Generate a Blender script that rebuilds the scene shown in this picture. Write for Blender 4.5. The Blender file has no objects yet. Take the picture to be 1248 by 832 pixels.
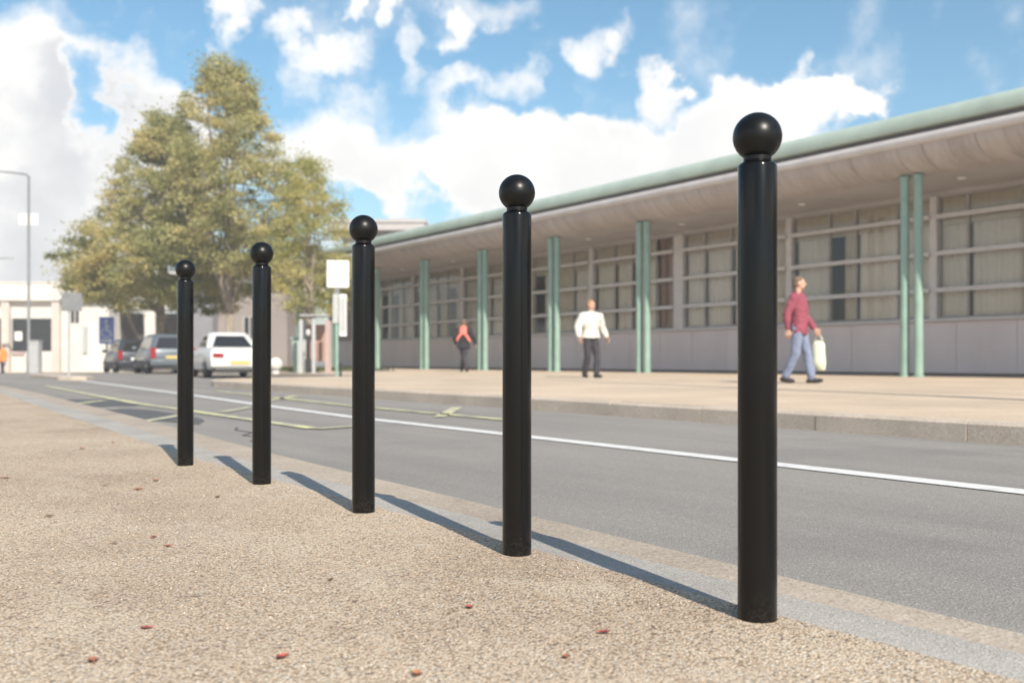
import bpy, bmesh, math, random
from mathutils import Vector, Matrix, noise as mnoise
R = math.radians
random.seed(7)
SC = bpy.context.scene
COL = SC.collection

# ------------------------------------------------------------------ world frame
# +Y runs along the street, +X across it towards the long building.
EYE = 0.47
FPX = 1200.0          # focal length for a 1248 px wide frame
HEAD = R(34.15)       # camera heading, clockwise from +Y
CH, SH = math.cos(HEAD), math.sin(HEAD)
ROAD_Z = -0.035
PAVE_Z = 0.09

def P(u, d, z=0.0):
    """ground plan position of a thing seen in direction u at distance d"""
    x = (u - 624.0) / FPX * d
    return Vector((CH * x + SH * d, -SH * x + CH * d, z))

def sstep(a, b, x):
    t = max(0.0, min(1.0, (x - a) / (b - a)))
    return t * t * (3 - 2 * t)

def gz(x, y):
    return -0.45 * sstep(43, 60, y)

def lerp_pts(pts, y):
    if y <= pts[0][0]: return pts[0][1]
    for (a, va), (b, vb) in zip(pts, pts[1:]):
        if y <= b:
            return va + (vb - va) * (y - a) / (b - a)
    return pts[-1][1]

# ------------------------------------------------------------------ materials
class NT:
    def __init__(s, name, rough=0.8, metal=0.0, spec=0.5):
        s.m = bpy.data.materials.new(name); s.m.use_nodes = True
        s.t = s.m.node_tree; s.b = s.t.nodes['Principled BSDF']
        s.b.inputs['Roughness'].default_value = rough
        s.b.inputs['Metallic'].default_value = metal
        s.b.inputs['Specular IOR Level'].default_value = spec
        s.co = None
    def n(s, typ, **kw):
        nd = s.t.nodes.new(typ)
        for k, v in kw.items(): setattr(nd, k, v)
        return nd
    def l(s, a, b): s.t.links.new(a, b)
    def coord(s, kind='Object'):
        return s.n('ShaderNodeTexCoord').outputs[kind]
    def noise(s, scale, detail=4, rough=0.55, vec=None, w=None):
        nd = s.n('ShaderNodeTexNoise')
        nd.inputs['Scale'].default_value = scale
        nd.inputs['Detail'].default_value = detail
        nd.inputs['Roughness'].default_value = rough
        s.l(vec if vec is not None else s.coord(), nd.inputs['Vector'])
        return nd.outputs['Fac']
    def ramp(s, fac, stops, interp='LINEAR'):
        nd = s.n('ShaderNodeValToRGB'); cr = nd.color_ramp; cr.interpolation = interp
        while len(cr.elements) < len(stops): cr.elements.new(0.5)
        for e, (p, c) in zip(cr.elements, stops):
            e.position = p; e.color = (c[0], c[1], c[2], 1)
        s.l(fac, nd.inputs['Fac'])
        return nd.outputs['Color']
    def mix(s, fac, a, b, blend='MIX'):
        nd = s.n('ShaderNodeMix', data_type='RGBA', blend_type=blend)
        for sock, v in ((nd.inputs['Factor'], fac), (nd.inputs[6], a), (nd.inputs[7], b)):
            if hasattr(v, 'is_output'): s.l(v, sock)
            elif isinstance(v, (int, float)): sock.default_value = v
            else: sock.default_value = (v[0], v[1], v[2], 1)
        return nd.outputs[2]
    def bump(s, h, dist=0.01, strength=1.0):
        nd = s.n('ShaderNodeBump'); nd.inputs['Distance'].default_value = dist
        nd.inputs['Strength'].default_value = strength
        s.l(h, nd.inputs['Height']); s.l(nd.outputs['Normal'], s.b.inputs['Normal'])
    def math(s, op, a, b=0.0):
        nd = s.n('ShaderNodeMath', operation=op)
        for i, v in enumerate((a, b)):
            if hasattr(v, 'is_output'): s.l(v, nd.inputs[i])
            else: nd.inputs[i].default_value = v
        return nd.outputs[0]
    def map(s, scale, vec=None):
        nd = s.n('ShaderNodeMapping'); nd.inputs['Scale'].default_value = scale
        s.l(vec if vec is not None else s.coord(), nd.inputs['Vector'])
        return nd.outputs['Vector']
    def col(s, c):
        if hasattr(c, 'is_output'): s.l(c, s.b.inputs['Base Color'])
        else: s.b.inputs['Base Color'].default_value = (c[0], c[1], c[2], 1)

def paint(name, c, rough=0.5, var=0.12, scale=6, metal=0.0, spec=0.5, bump=0.0):
    k = NT(name, rough, metal, spec)
    f = k.noise(scale, 5)
    d = [max(0, v * (1 - var)) for v in c]; e = [min(1, v * (1 + var)) for v in c]
    k.col(k.ramp(f, [(0.3, d), (0.7, e)]))
    if bump: k.bump(k.noise(scale * 12, 3), bump, 0.5)
    return k.m

M = {}
def mat_gravel():
    k = NT('gravel_surface', 0.9, 0, 0.25)
    co = k.coord()
    v = k.n('ShaderNodeTexVoronoi'); v.inputs['Scale'].default_value = 200; v.inputs['Randomness'].default_value = 1
    k.l(co, v.inputs['Vector'])
    sep = k.n('ShaderNodeSeparateColor'); k.l(v.outputs['Color'], sep.inputs[0])
    stone = k.ramp(sep.outputs[0], [(0.0, (0.17, 0.14, 0.11)), (0.16, (0.47, 0.38, 0.29)), (0.40, (0.64, 0.535, 0.42)),
                                    (0.60, (0.55, 0.42, 0.31)), (0.78, (0.72, 0.62, 0.50)), (0.92, (0.50, 0.47, 0.43)), (1.0, (0.80, 0.74, 0.65))])
    big = k.noise(0.9, 5, 0.6)
    tint = k.ramp(big, [(0.27, (0.80, 0.765, 0.75)), (0.5, (1.12, 1.10, 1.09)), (0.72, (1.34, 1.335, 1.34))])
    c = k.mix(1.0, stone, tint, 'MULTIPLY')
    mid = k.noise(7, 4, 0.6)
    c = k.mix(k.ramp(mid, [(0.50, (0, 0, 0)), (0.78, (0.55, 0.55, 0.55))]), c, (0.66, 0.56, 0.45))
    worn = k.noise(2.4, 7, 0.68, k.map((1.6, .7, 1)))
    c = k.mix(k.ramp(worn, [(0.52, (0, 0, 0)), (0.68, (0.5, 0.5, 0.5))]), c, (0.80, 0.71, 0.59))
    pinkish = k.noise(0.55, 4, 0.6, k.map((1, .6, 1)))
    c = k.mix(k.ramp(pinkish, [(0.42, (0, 0, 0)), (0.62, (0.30, 0.30, 0.30))]), c, (0.55, 0.43, 0.35))
    fine = k.noise(420, 2, 0.6)
    c = k.mix(0.35, c, k.ramp(fine, [(0.3, (0.25, 0.2, 0.16)), (0.7, (0.9, 0.8, 0.68))]), 'OVERLAY')
    gap = k.ramp(v.outputs['Distance'], [(0.35, (1, 1, 1)), (0.78, (0.36, 0.34, 0.32))])
    c = k.mix(0.8, c, gap, 'MULTIPLY')
    k.col(c)
    h = k.math('SUBTRACT', 1.0, v.outputs['Distance'])
    h2 = k.math('MULTIPLY', h, k.math('ADD', sep.outputs[1], 0.35))
    k.bump(k.math('ADD', h2, k.math('MULTIPLY', mid, 0.8)), 0.0035, 1.0)
    return k.m

def mat_speckle(name, base, dark, light, scale, rough=0.85, big=0.8, bump=0.0015, warm=None):
    k = NT(name, rough, 0, 0.3)
    v = k.n('ShaderNodeTexVoronoi'); v.inputs['Scale'].default_value = scale
    k.l(k.coord(), v.inputs['Vector'])
    sep = k.n('ShaderNodeSeparateColor'); k.l(v.outputs['Color'], sep.inputs[0])
    c = k.ramp(sep.outputs[0], [(0.0, dark), (0.25, base), (0.75, base), (1.0, light)])
    b = k.noise(big, 6, 0.6)
    c = k.mix(1.0, c, k.ramp(b, [(0.3, (0.78, 0.77, 0.76)), (0.65, (1.05, 1.04, 1.02))]), 'MULTIPLY')
    if warm:
        c = k.mix(k.ramp(k.noise(2.3, 5, 0.7), [(0.5, (0, 0, 0)), (0.75, (0.6, 0.6, 0.6))]), c, warm)
    k.col(c)
    k.bump(k.math('ADD', v.outputs['Distance'], k.noise(scale * 0.4, 4)), bump, 0.8)
    return k.m

def mat_asphalt():
    k = NT('asphalt', 0.86, 0, 0.3)
    v = k.n('ShaderNodeTexVoronoi'); v.inputs['Scale'].default_value = 170
    k.l(k.coord(), v.inputs['Vector'])
    sep = k.n('ShaderNodeSeparateColor'); k.l(v.outputs['Color'], sep.inputs[0])
    c = k.ramp(sep.outputs[0], [(0.0, (0.245, 0.227, 0.207)), (0.5, (0.29, 0.27, 0.247)), (0.95, (0.31, 0.29, 0.268)), (1.0, (0.41, 0.39, 0.36))])
    st = k.noise(1.0, 6, 0.62, k.map((1.0, 0.16, 1)))      # wheel tracks along the street
    c = k.mix(1.0, c, k.ramp(st, [(0.28, (0.76, 0.76, 0.77)), (0.72, (1.14, 1.12, 1.10))]), 'MULTIPLY')
    bl = k.noise(0.45, 5, 0.65)
    c = k.mix(k.ramp(bl, [(0.55, (0, 0, 0)), (0.72, (0.35, 0.35, 0.35))]), c, (0.10, 0.10, 0.102))
    k.col(c)
    k.bump(k.math('ADD', v.outputs['Distance'], k.noise(60, 3)), 0.002, 0.8)
    return k.m

def mat_worn(name, c, under, amount=0.5, scale=9):
    k = NT(name, 0.7, 0, 0.3)
    f = k.noise(scale, 8, 0.72)
    k.col(k.mix(k.ramp(f, [(amount - 0.06, (0, 0, 0)), (amount + 0.1, (1, 1, 1))]), c, under))
    return k.m

def mat_panel():
    k = NT('lilac_panel', 0.7, 0, 0.3)
    f = k.noise(0.9, 6, 0.6, k.map((1, 1, 0.4)))
    k.col(k.ramp(f, [(0.3, (0.65, 0.56, 0.55)), (0.7, (0.74, 0.655, 0.645))]))
    k.bump(k.noise(40, 3), 0.001, 0.4)
    return k.m

def mat_ribs():
    k = NT('soffit_boards', 0.75, 0, 0.3)
    st = k.noise(1.5, 6, 0.7, k.map((0.25, 1.1, 0.25)))
    fine = k.noise(9, 4, 0.7, k.map((0.2, 1.0, 0.2)))
    c = k.ramp(st, [(0.28, (0.34, 0.305, 0.295)), (0.5, (0.42, 0.385, 0.372)), (0.75, (0.49, 0.455, 0.44))])
    c = k.mix(0.28, c, k.ramp(fine, [(0.3, (0.3, 0.26, 0.25)), (0.7, (0.75, 0.7, 0.67))]), 'OVERLAY')
    k.col(c); k.bump(fine, 0.004, 0.5)
    return k.m

def mat_glass(name, tint=(0.9, 0.92, 0.92), refl=1.0, rough=0.02):
    k = NT(name); t = k.t
    for nd in list(t.nodes):
        if nd.type == 'BSDF_PRINCIPLED': t.nodes.remove(nd)
    out = [n for n in t.nodes if n.type == 'OUTPUT_MATERIAL'][0]
    tr = k.n('ShaderNodeBsdfTransparent'); tr.inputs[0].default_value = (*tint, 1)
    gl = k.n('ShaderNodeBsdfGlossy'); gl.inputs['Roughness'].default_value = rough
    fr = k.n('ShaderNodeFresnel'); fr.inputs['IOR'].default_value = 1.55
    mx = k.n('ShaderNodeMixShader')
    k.l(k.math('MULTIPLY', fr.outputs[0], refl), mx.inputs[0]); k.l(tr.outputs[0], mx.inputs[1]); k.l(gl.outputs[0], mx.inputs[2])
    k.l(mx.outputs[0], out.inputs['Surface'])
    return k.m

def mat_curtain(name, a, b):
    k = NT(name, 0.9, 0, 0.1)
    f = k.noise(3.2, 3, 0.6, k.map((1, 3.0, 0.12)))
    k.col(k.ramp(f, [(0.3, a), (0.7, b)]))
    k.b.inputs['Subsurface Weight'].default_value = 0.0
    return k.m

def mat_leaf(name, stops, tl_=.42):
    k = NT(name, 0.55, 0, 0.3); t = k.t
    g = k.n('ShaderNodeNewGeometry')
    n = k.noise(0.55, 4, 0.6)
    f = k.math('ADD', k.math('MULTIPLY', g.outputs['Random Per Island'], 0.26), k.ramp(n, [(0.32, (0.08, .08, .08)), (0.68, (0.60, .60, .60))]))
    c = k.ramp(f, stops); k.col(c)
    out = [x for x in t.nodes if x.type == 'OUTPUT_MATERIAL'][0]
    tl = k.n('ShaderNodeBsdfTranslucent'); k.l(c, tl.inputs[0])
    mx = k.n('ShaderNodeMixShader'); mx.inputs[0].default_value = tl_
    k.l(k.b.outputs[0], mx.inputs[1]); k.l(tl.outputs[0], mx.inputs[2]); k.l(mx.outputs[0], out.inputs['Surface'])
    return k.m

def mat_bark():
    k = NT('bark', 0.9, 0, 0.2)
    f = k.noise(9, 6, 0.7, k.map((1, 1, 0.25)))
    k.col(k.ramp(f, [(0.3, (0.20, 0.16, 0.125)), (0.7, (0.40, 0.345, 0.29))]))
    k.bump(f, 0.03, 0.8)
    return k.m

def mat_black(nm, r0, r1):
    k = NT(nm, 0.3, 0, 0.30)
    f = k.noise(300, 2)
    sp = k.n('ShaderNodeSeparateXYZ'); k.l(k.coord(), sp.inputs[0])
    mr = k.n('ShaderNodeMapRange'); k.l(sp.outputs[2], mr.inputs['Value']); mr.inputs['From Min'].default_value = 0.0; mr.inputs['From Max'].default_value = 0.07; mr.inputs['To Min'].default_value = 0.11; mr.inputs['To Max'].default_value = 0.0
    spl = k.ramp(k.noise(110, 8, .75), [(0.46, (0, 0, 0)), (0.7, (1, 1, 1))])      # dust splashed up from the gravel
    d1 = k.math('MULTIPLY', mr.outputs[0], spl)
    d2 = k.ramp(k.noise(16, 9, .8, k.map((1, 1, .25))), [(0.66, (0, 0, 0)), (0.8, (.06, .06, .06))])
    k.col(k.mix(k.math('ADD', d1, d2), (0.005, 0.005, 0.005), (0.22, 0.18, 0.14)))
    s = k.noise(5, 5, 0.7)
    r = k.ramp(s, [(0.3, (r0, r0, r0)), (0.75, (r1, r1, r1))])
    k.l(r, k.b.inputs['Roughness'])
    k.bump(f, 0.0002, 0.35)
    return k.m

M['gravel'] = mat_gravel()
M['granite'] = mat_speckle('kerb_granite', (0.415, 0.39, 0.36), (0.29, 0.27, 0.25), (0.56, 0.53, 0.49), 260, 0.9, 1.6)
M['gutter'] = mat_speckle('gutter_concrete', (0.43, 0.365, 0.30), (0.33, 0.28, 0.225), (0.52, 0.455, 0.385), 130, 0.9, 1.4)
M['asphalt'] = mat_asphalt()
M['patch'] = paint('dark_asphalt', (0.10, 0.10, 0.102), 0.9, 0.25, 20)
M['earth'] = mat_speckle('town_ground', (0.26, 0.25, 0.235), (0.2, 0.19, 0.18), (0.33, 0.31, 0.29), 20, 0.9, 0.05)
M['pave'] = mat_speckle('sand_paving', (0.63, 0.50, 0.375), (0.53, 0.41, 0.30), (0.70, 0.58, 0.455), 75, 0.9, 0.5, 0.001, (0.54, 0.43, 0.33))
M['farkerb'] = mat_speckle('kerb_stone', (0.56, 0.475, 0.395), (0.47, 0.395, 0.325), (0.63, 0.55, 0.47), 90, 0.9, 1.2)
M['whiteline'] = mat_worn('white_road_paint', (0.70, 0.69, 0.665), (0.36, 0.35, 0.335), 0.60)
M['yellowline'] = mat_worn('yellow_road_paint', (0.68, 0.645, 0.36), (0.38, 0.365, 0.31), 0.50, 3)
M['panel'] = mat_panel()
M['plinth'] = paint('plinth', (0.12, 0.105, 0.10), 0.8)
M['frame_grey'] = paint('window_frame_grey', (0.60, 0.57, 0.56), 0.5, 0.08)
M['frame_dark'] = paint('window_mullion', (0.36, 0.33, 0.31), 0.5, 0.1)
M['green'] = paint('green_paint', (0.27, 0.40, 0.335), 0.45, 0.12, 3)
M['roofgreen'] = paint('green_roof_sheet', (0.42, 0.50, 0.43), 0.5, 0.12, 1.2)
M['gutterpaint'] = paint('eaves_gutter', (0.60, 0.565, 0.555), 0.45, 0.1, 1.5)
M['soffit'] = mat_ribs()
M['soffit2'] = paint('soffit_flat', (0.47, 0.435, 0.42), 0.8, 0.08, 1)
M['glass'] = mat_glass('window_glass', (0.97, 0.955, 0.925), 1.2)
M['curtain'] = mat_curtain('net_curtain', (0.80, 0.745, 0.67), (0.88, 0.83, 0.765))
M['blind'] = mat_curtain('beige_blind', (0.66, 0.58, 0.46), (0.74, 0.66, 0.53))
M['brown'] = mat_curtain('brown_panel', (0.34, 0.21, 0.165), (0.44, 0.29, 0.23))
M['inside'] = paint('room_wall', (0.62, 0.57, 0.51), 0.9, 0.1, 0.7)
M['black'] = mat_black('black_powder_coat', .13, .19); M['black_ball'] = mat_black('black_ball_coat', .30, .42)
M['steel'] = paint('galvanised_steel', (0.19, 0.195, 0.20), 0.5, 0.15, 8, 0.1)
M['greypaint'] = paint('grey_paint', (0.42, 0.43, 0.43), 0.5, 0.1)
M['whitepaint'] = paint('white_paint', (0.80, 0.79, 0.77), 0.45, 0.04)
M['render'] = paint('white_render', (0.64, 0.615, 0.575), 0.9, 0.1, 0.6)
M['render2'] = paint('pale_render', (0.55, 0.51, 0.46), 0.9, 0.08, 0.6)
M['conc'] = paint('pale_concrete', (0.55, 0.525, 0.50), 0.9, 0.1, 0.5)
M['greywall'] = paint('grey_wall', (0.27, 0.26, 0.28), 0.9, 0.1, 0.5)
M['taupe'] = paint('taupe_wall', (0.32, 0.275, 0.25), 0.9, 0.1, 0.4)
M['slate'] = paint('slate_roof', (0.17, 0.155, 0.15), 0.7, 0.2, 2)
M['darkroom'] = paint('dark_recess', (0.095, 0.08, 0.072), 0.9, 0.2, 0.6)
M['darkglass'] = NT('dark_pane', 0.06, 0, 0.6); M['darkglass'].col((0.02, 0.021, 0.024)); M['darkglass'] = M['darkglass'].m
M['blue'] = paint('blue_sign', (0.22, 0.28, 0.70), 0.45, 0.06)
M['pink'] = paint('pink_post', (0.42, 0.31, 0.29), 0.6, 0.1)
M['bark'] = mat_bark()
M['leaf_olive'] = mat_leaf('leaf_olive_brown', [(0.2, (0.176, 0.195, 0.072)), (0.45, (0.407, 0.403, 0.162)), (0.65, (0.617, 0.518, 0.233)), (0.9, (0.794, 0.647, 0.306))])
M['leaf_mid'] = mat_leaf('leaf_olive_green', [(0.2, (0.184, 0.204, 0.078)), (0.45, (0.440, 0.421, 0.180)), (0.7, (0.661, 0.564, 0.268)), (0.9, (0.882, 0.696, 0.322))])
M['leaf_yellow'] = mat_leaf('leaf_yellow_green', [(0.2, (0.237, 0.271, 0.101)), (0.45, (0.537, 0.519, 0.205)), (0.7, (0.795, 0.686, 0.307)), (0.9, (0.990, 0.790, 0.408))], .62)
M['grass'] = mat_leaf('grass_blades', [(0.2, (0.06, 0.08, 0.02)), (0.6, (0.14, 0.15, 0.04)), (0.9, (0.22, 0.20, 0.07))])
M['red_leaf'] = paint('fallen_leaf_red', (0.42, 0.095, 0.065), 0.6, 0.45, 60)
M['orange_leaf'] = paint('fallen_leaf_orange', (0.40, 0.165, 0.085), 0.6, 0.45, 60)
M['brown_leaf'] = paint('fallen_leaf_brown', (0.26, 0.13, 0.07), 0.7, 0.35, 60)
M['tyre'] = paint('tyre_rubber', (0.02, 0.02, 0.02), 0.85, 0.2)
M['rim'] = paint('wheel_rim', (0.45, 0.45, 0.46), 0.35, 0.1, 8, 0.8)
M['trim'] = paint('black_trim', (0.025, 0.025, 0.027), 0.6, 0.1)
M['tail'] = NT('tail_light', 0.15); M['tail'].col((0.30, 0.02, 0.03)); M['tail'] = M['tail'].m
M['lens'] = NT('clear_lens', 0.1); M['lens'].col((0.75, 0.75, 0.75)); M['lens'] = M['lens'].m
M['plate'] = paint('yellow_plate', (0.58, 0.44, 0.16), 0.5, 0.03)
M['plate_w'] = paint('white_plate', (0.75, 0.75, 0.72), 0.5, 0.03)
def carpaint(name, c, metal=0.3):
    k = NT(name, 0.32, metal, 0.5); k.col(k.ramp(k.noise(3, 4), [(0.3, [v * .93 for v in c]), (0.7, c)]))
    k.b.inputs['Coat Weight'].default_value = 0.35; k.b.inputs['Coat Roughness'].default_value = 0.06
    return k.m
M['car_white'] = carpaint('car_paint_white', (0.66, 0.65, 0.63), 0.0)
M['car_silver'] = carpaint('car_paint_silver_blue', (0.13, 0.155, 0.175), 0.3)
M['car_dark'] = carpaint('car_paint_dark_blue', (0.05, 0.056, 0.075), 0.35)
M['skin'] = paint('skin', (0.56, 0.33, 0.24), 0.55, 0.06, 20)
M['lip'] = paint('lips', (0.40, 0.16, 0.13), 0.5, 0.05)
M['eye'] = paint('eye', (0.05, 0.035, 0.03), 0.3, 0.05)
M['hair_grey'] = paint('hair_brown', (0.15, 0.10, 0.07), 0.7, 0.25, 60)
M['hair_dark'] = paint('hair_dark', (0.07, 0.05, 0.04), 0.7, 0.25, 60)
M['hair_fair'] = paint('hair_ginger', (0.34, 0.19, 0.09), 0.7, 0.25, 60)
M['jumper_red'] = paint('wool_red', (0.27, 0.065, 0.095), 0.95, 0.12, 14, bump=0.004)
M['jumper_white'] = paint('knit_cream', (0.64, 0.61, 0.56), 0.95, 0.06, 14, bump=0.004)
M['jeans'] = paint('denim', (0.20, 0.235, 0.34), 0.9, 0.15, 10, bump=0.003)
M['trousers_dark'] = paint('dark_trousers', (0.045, 0.04, 0.048), 0.9, 0.2, 10)
M['coat_black'] = paint('black_coat', (0.022, 0.022, 0.027), 0.9, 0.2, 10)
M['coral'] = paint('coral_scarf', (0.80, 0.20, 0.15), 0.85, 0.1, 10)
M['orange_vest'] = paint('orange_jacket', (0.85, 0.27, 0.06), 0.8, 0.08)
M['shoe'] = paint('shoe', (0.03, 0.028, 0.028), 0.6, 0.2)
M['bag'] = paint('plastic_bag', (0.70, 0.72, 0.55), 0.5, 0.06, 8)

# ------------------------------------------------------------------ mesh builder
class MB:
    def __init__(s): s.v = []; s.f = []; s.mi = []
    def add(s, vs, fs, mi=0):
        b = len(s.v); s.v += [tuple(v) for v in vs]
        s.f += [tuple(i + b for i in f) for f in fs]; s.mi += [mi] * len(fs)
        return s
    def box(s, x0, x1, y0, y1, z0, z1, mi=0):
        vs = [(x, y, z) for z in (z0, z1) for y in (y0, y1) for x in (x0, x1)]
        return s.add(vs, [(0, 2, 3, 1), (4, 5, 7, 6), (0, 1, 5, 4), (2, 6, 7, 3), (0, 4, 6, 2), (1, 3, 7, 5)], mi)
    def bar(s, a, b, w, h=None, mi=0):
        """square bar from a to b"""
        a = Vector(a); b = Vector(b); d = (b - a).normalized(); h = h or w
        up = Vector((0, 0, 1)) if abs(d.z) < 0.95 else Vector((1, 0, 0))
        sx = d.cross(up).normalized(); sy = sx.cross(d)
        vs = [p + sx * i * w / 2 + sy * j * h / 2 for p in (a, b) for i, j in ((-1, -1), (1, -1), (1, 1), (-1, 1))]
        return s.add(vs, [(0, 1, 2, 3)[::-1], (4, 5, 6, 7), (0, 1, 5, 4), (1, 2, 6, 5), (2, 3, 7, 6), (3, 0, 4, 7)], mi)
    def tube(s, pts, rads, n=10, mi=0, cap=True):
        pts = [Vector(p) for p in pts]
        rings = []
        for i, p in enumerate(pts):
            d = (pts[min(i + 1, len(pts) - 1)] - pts[max(i - 1, 0)]).normalized()
            up = Vector((0, 0, 1)) if abs(d.z) < 0.9 else Vector((1, 0, 0))
            sx = d.cross(up).normalized(); sy = sx.cross(d).normalized()
            r = rads[i] if isinstance(rads, (list, tuple)) else rads
            rings.append([p + (sx * math.cos(t) + sy * math.sin(t)) * r for t in [2 * math.pi * k / n for k in range(n)]])
        return s.loft(rings, cap, mi)
    def loft(s, rings, cap=True, mi=0):
        n = len(rings[0]); vs = [v for r in rings for v in r]; fs = []
        for i in range(len(rings) - 1):
            for k in range(n):
                a = i * n + k; b = i * n + (k + 1) % n
                fs.append((a, b, b + n, a + n))
        if cap:
            fs.append(tuple(range(n))[::-1]); fs.append(tuple(range((len(rings) - 1) * n, len(rings) * n)))
        return s.add(vs, fs, mi)
    def lathe(s, prof, n=32, c=(0, 0, 0), mi=0):
        rings = [[(c[0] + r * math.cos(2 * math.pi * k / n), c[1] + r * math.sin(2 * math.pi * k / n), c[2] + z) for k in range(n)] for r, z in prof]
        return s.loft(rings, True, mi)
    def prism(s, poly, z0, z1, mi=0):
        n = len(poly)
        vs = [(x, y, z0) for x, y in poly] + [(x, y, z1) for x, y in poly]
        fs = [tuple(range(n))[::-1], tuple(range(n, 2 * n))] + [(i, (i + 1) % n, (i + 1) % n + n, i + n) for i in range(n)]
        return s.add(vs, fs, mi)
    def ellipsoid(s, c, r, nu=20, nv=12, mi=0):
        rings = []
        for j in range(1, nv):
            t = -math.pi / 2 + math.pi * j / nv
            rings.append([(c[0] + r[0] * math.cos(t) * math.cos(a), c[1] + r[1] * math.cos(t) * math.sin(a), c[2] + r[2] * math.sin(t)) for a in [2 * math.pi * k / nu for k in range(nu)]])
        return s.loft(rings, True, mi)
    def build(s, name, mats, parent=None, smooth=False, loc=None, angle=None, bevel=0):
        me = bpy.data.meshes.new(name); me.from_pydata(s.v, [], s.f)
        if not isinstance(mats, (list, tuple)): mats = [mats]
        for m in mats: me.materials.append(m)
        me.polygons.foreach_set('material_index', s.mi)
        if smooth: me.polygons.foreach_set('use_smooth', [True] * len(me.polygons))
        me.update()
        if smooth and angle:
            me.set_sharp_from_angle(angle=R(angle))
        o = bpy.data.objects.new(name, me); COL.objects.link(o)
        if parent: o.parent = parent
        if loc is not None: o.location = loc
        if bevel:
            b = o.modifiers.new('bevel', 'BEVEL'); b.width = bevel; b.segments = 2; b.limit_method = 'ANGLE'
        return o

def tag(o, label, cat, group=None, kind=None):
    o['label'] = label; o['category'] = cat
    if group: o['group'] = group
    if kind: o['kind'] = kind
    return o
def thing(name, label, cat, loc=(0, 0, 0), rz=0, group=None):
    o = bpy.data.objects.new(name, None); COL.objects.link(o); o.empty_display_size = 0.2
    o.location = loc; o.rotation_euler = (0, 0, rz)
    return tag(o, label, cat, group)
def struct(o):
    o['kind'] = 'structure'; return o
def copy_tree(o, parent=None):
    c = o.copy(); COL.objects.link(c)
    if parent: c.parent = parent
    for ch in list(o.children): copy_tree(ch, c)
    return c
def bake(o):
    """apply an object's modifiers"""
    dg = bpy.context.evaluated_depsgraph_get(); dg.update()
    me = bpy.data.meshes.new_from_object(o.evaluated_get(dg))
    o.modifiers.clear(); o.data = me
    return o

# ------------------------------------------------------------------ ground
def yrange(a, b, fine=0.5):
    ys = []; y = a
    while y < b:
        ys.append(y); y += fine if -2 < y < 20 else (1.5 if y < 80 else 20)
    ys.append(b); return ys
def strip(name, xa, xb, y0, y1, dz, m, side_b=0.0, side_a=0.0, cols=1):
    """a sheet between two edge lines x=xa(y), x=xb(y); side_*: depth of the step down at that edge"""
    fa = xa if callable(xa) else (lambda y: xa); fb = xb if callable(xb) else (lambda y: xb)
    mb = MB(); ys = yrange(y0, y1)
    rows = []
    for y in ys:
        row = []
        if side_a: row.append((fa(y), y, gz(0, y) + dz - side_a))
        for c in range(cols + 1):
            x = fa(y) + (fb(y) - fa(y)) * c / cols
            row.append((x, y, gz(x, y) + dz))
        if side_b: row.append((fb(y), y, gz(0, y) + dz - side_b))
        rows.append(row)
    n = len(rows[0])
    vs = [v for r in rows for v in r]
    fs = [(i * n + k, i * n + k + 1, (i + 1) * n + k + 1, (i + 1) * n + k) for i in range(len(rows) - 1) for k in range(n - 1)]
    mb.add(vs, fs)
    return struct(mb.build(name, m))

EDGE = [(-20, 1.43), (1, 1.43), (5, 1.40), (8.3, 1.54), (16, 1.87), (30, 2.2), (60, 2.6), (130, 3)]
KOUT = [(-20, 1.575), (1, 1.577), (5, 1.58), (8.3, 1.76), (16, 2.12), (30, 2.45), (60, 2.85), (130, 3.25)]
GOUT = [(-20, 1.715), (1, 1.722), (5, 1.84), (8.3, 2.03), (16, 2.38), (30, 2.7), (60, 3.1), (130, 3.5)]
wob = lambda y: 0.006 * mnoise.noise(Vector((y * 3.1, 0, 0))) + 0.004 * mnoise.noise(Vector((y * 17, 5, 0)))
edge = lambda y: lerp_pts(EDGE, y) + wob(y) * 1.6
kout = lambda y: lerp_pts(KOUT, y)
gout = lambda y: lerp_pts(GOUT, y) + wob(y * 1.3 + 9)

gm = MB(); gx = [-700, -300, -100, -30, 0, 30, 60, 100, 300, 700]; gy = [-700, -200, -60, 0, 30, 43, 46, 49, 52, 55, 58, 61, 80, 150, 300, 900]
gm.add([(x, y, gz(x, y) - 0.075) for y in gy for x in gx],
       [(j * 10 + i, j * 10 + i + 1, j * 10 + i + 11, j * 10 + i + 10) for j in range(len(gy) - 1) for i in range(9)])
struct(gm.build('ground', M['earth']))
strip('road', 1.2, 14.0, -60, 120, ROAD_Z, M['asphalt'], cols=4)
strip('near_pavement', -40, edge, -40, 120, 0.0, M['gravel'], side_b=0.09, cols=6)
strip('near_kerb', lambda y: edge(y) - 0.02, kout, -40, 120, -0.004, M['granite'], side_b=0.06, cols=2)
strip('gutter', lambda y: kout(y) + 0.018 + 1.6 * abs(wob(y * 2.3 + 4)), gout, -40, 120, -0.012, M['gutter'], side_b=0.03)

jm = strip('kerb_joint', lambda y: kout(y) - 0.004, lambda y: kout(y) + 0.05, -40, 120, -0.0150, M['plinth'])
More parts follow.
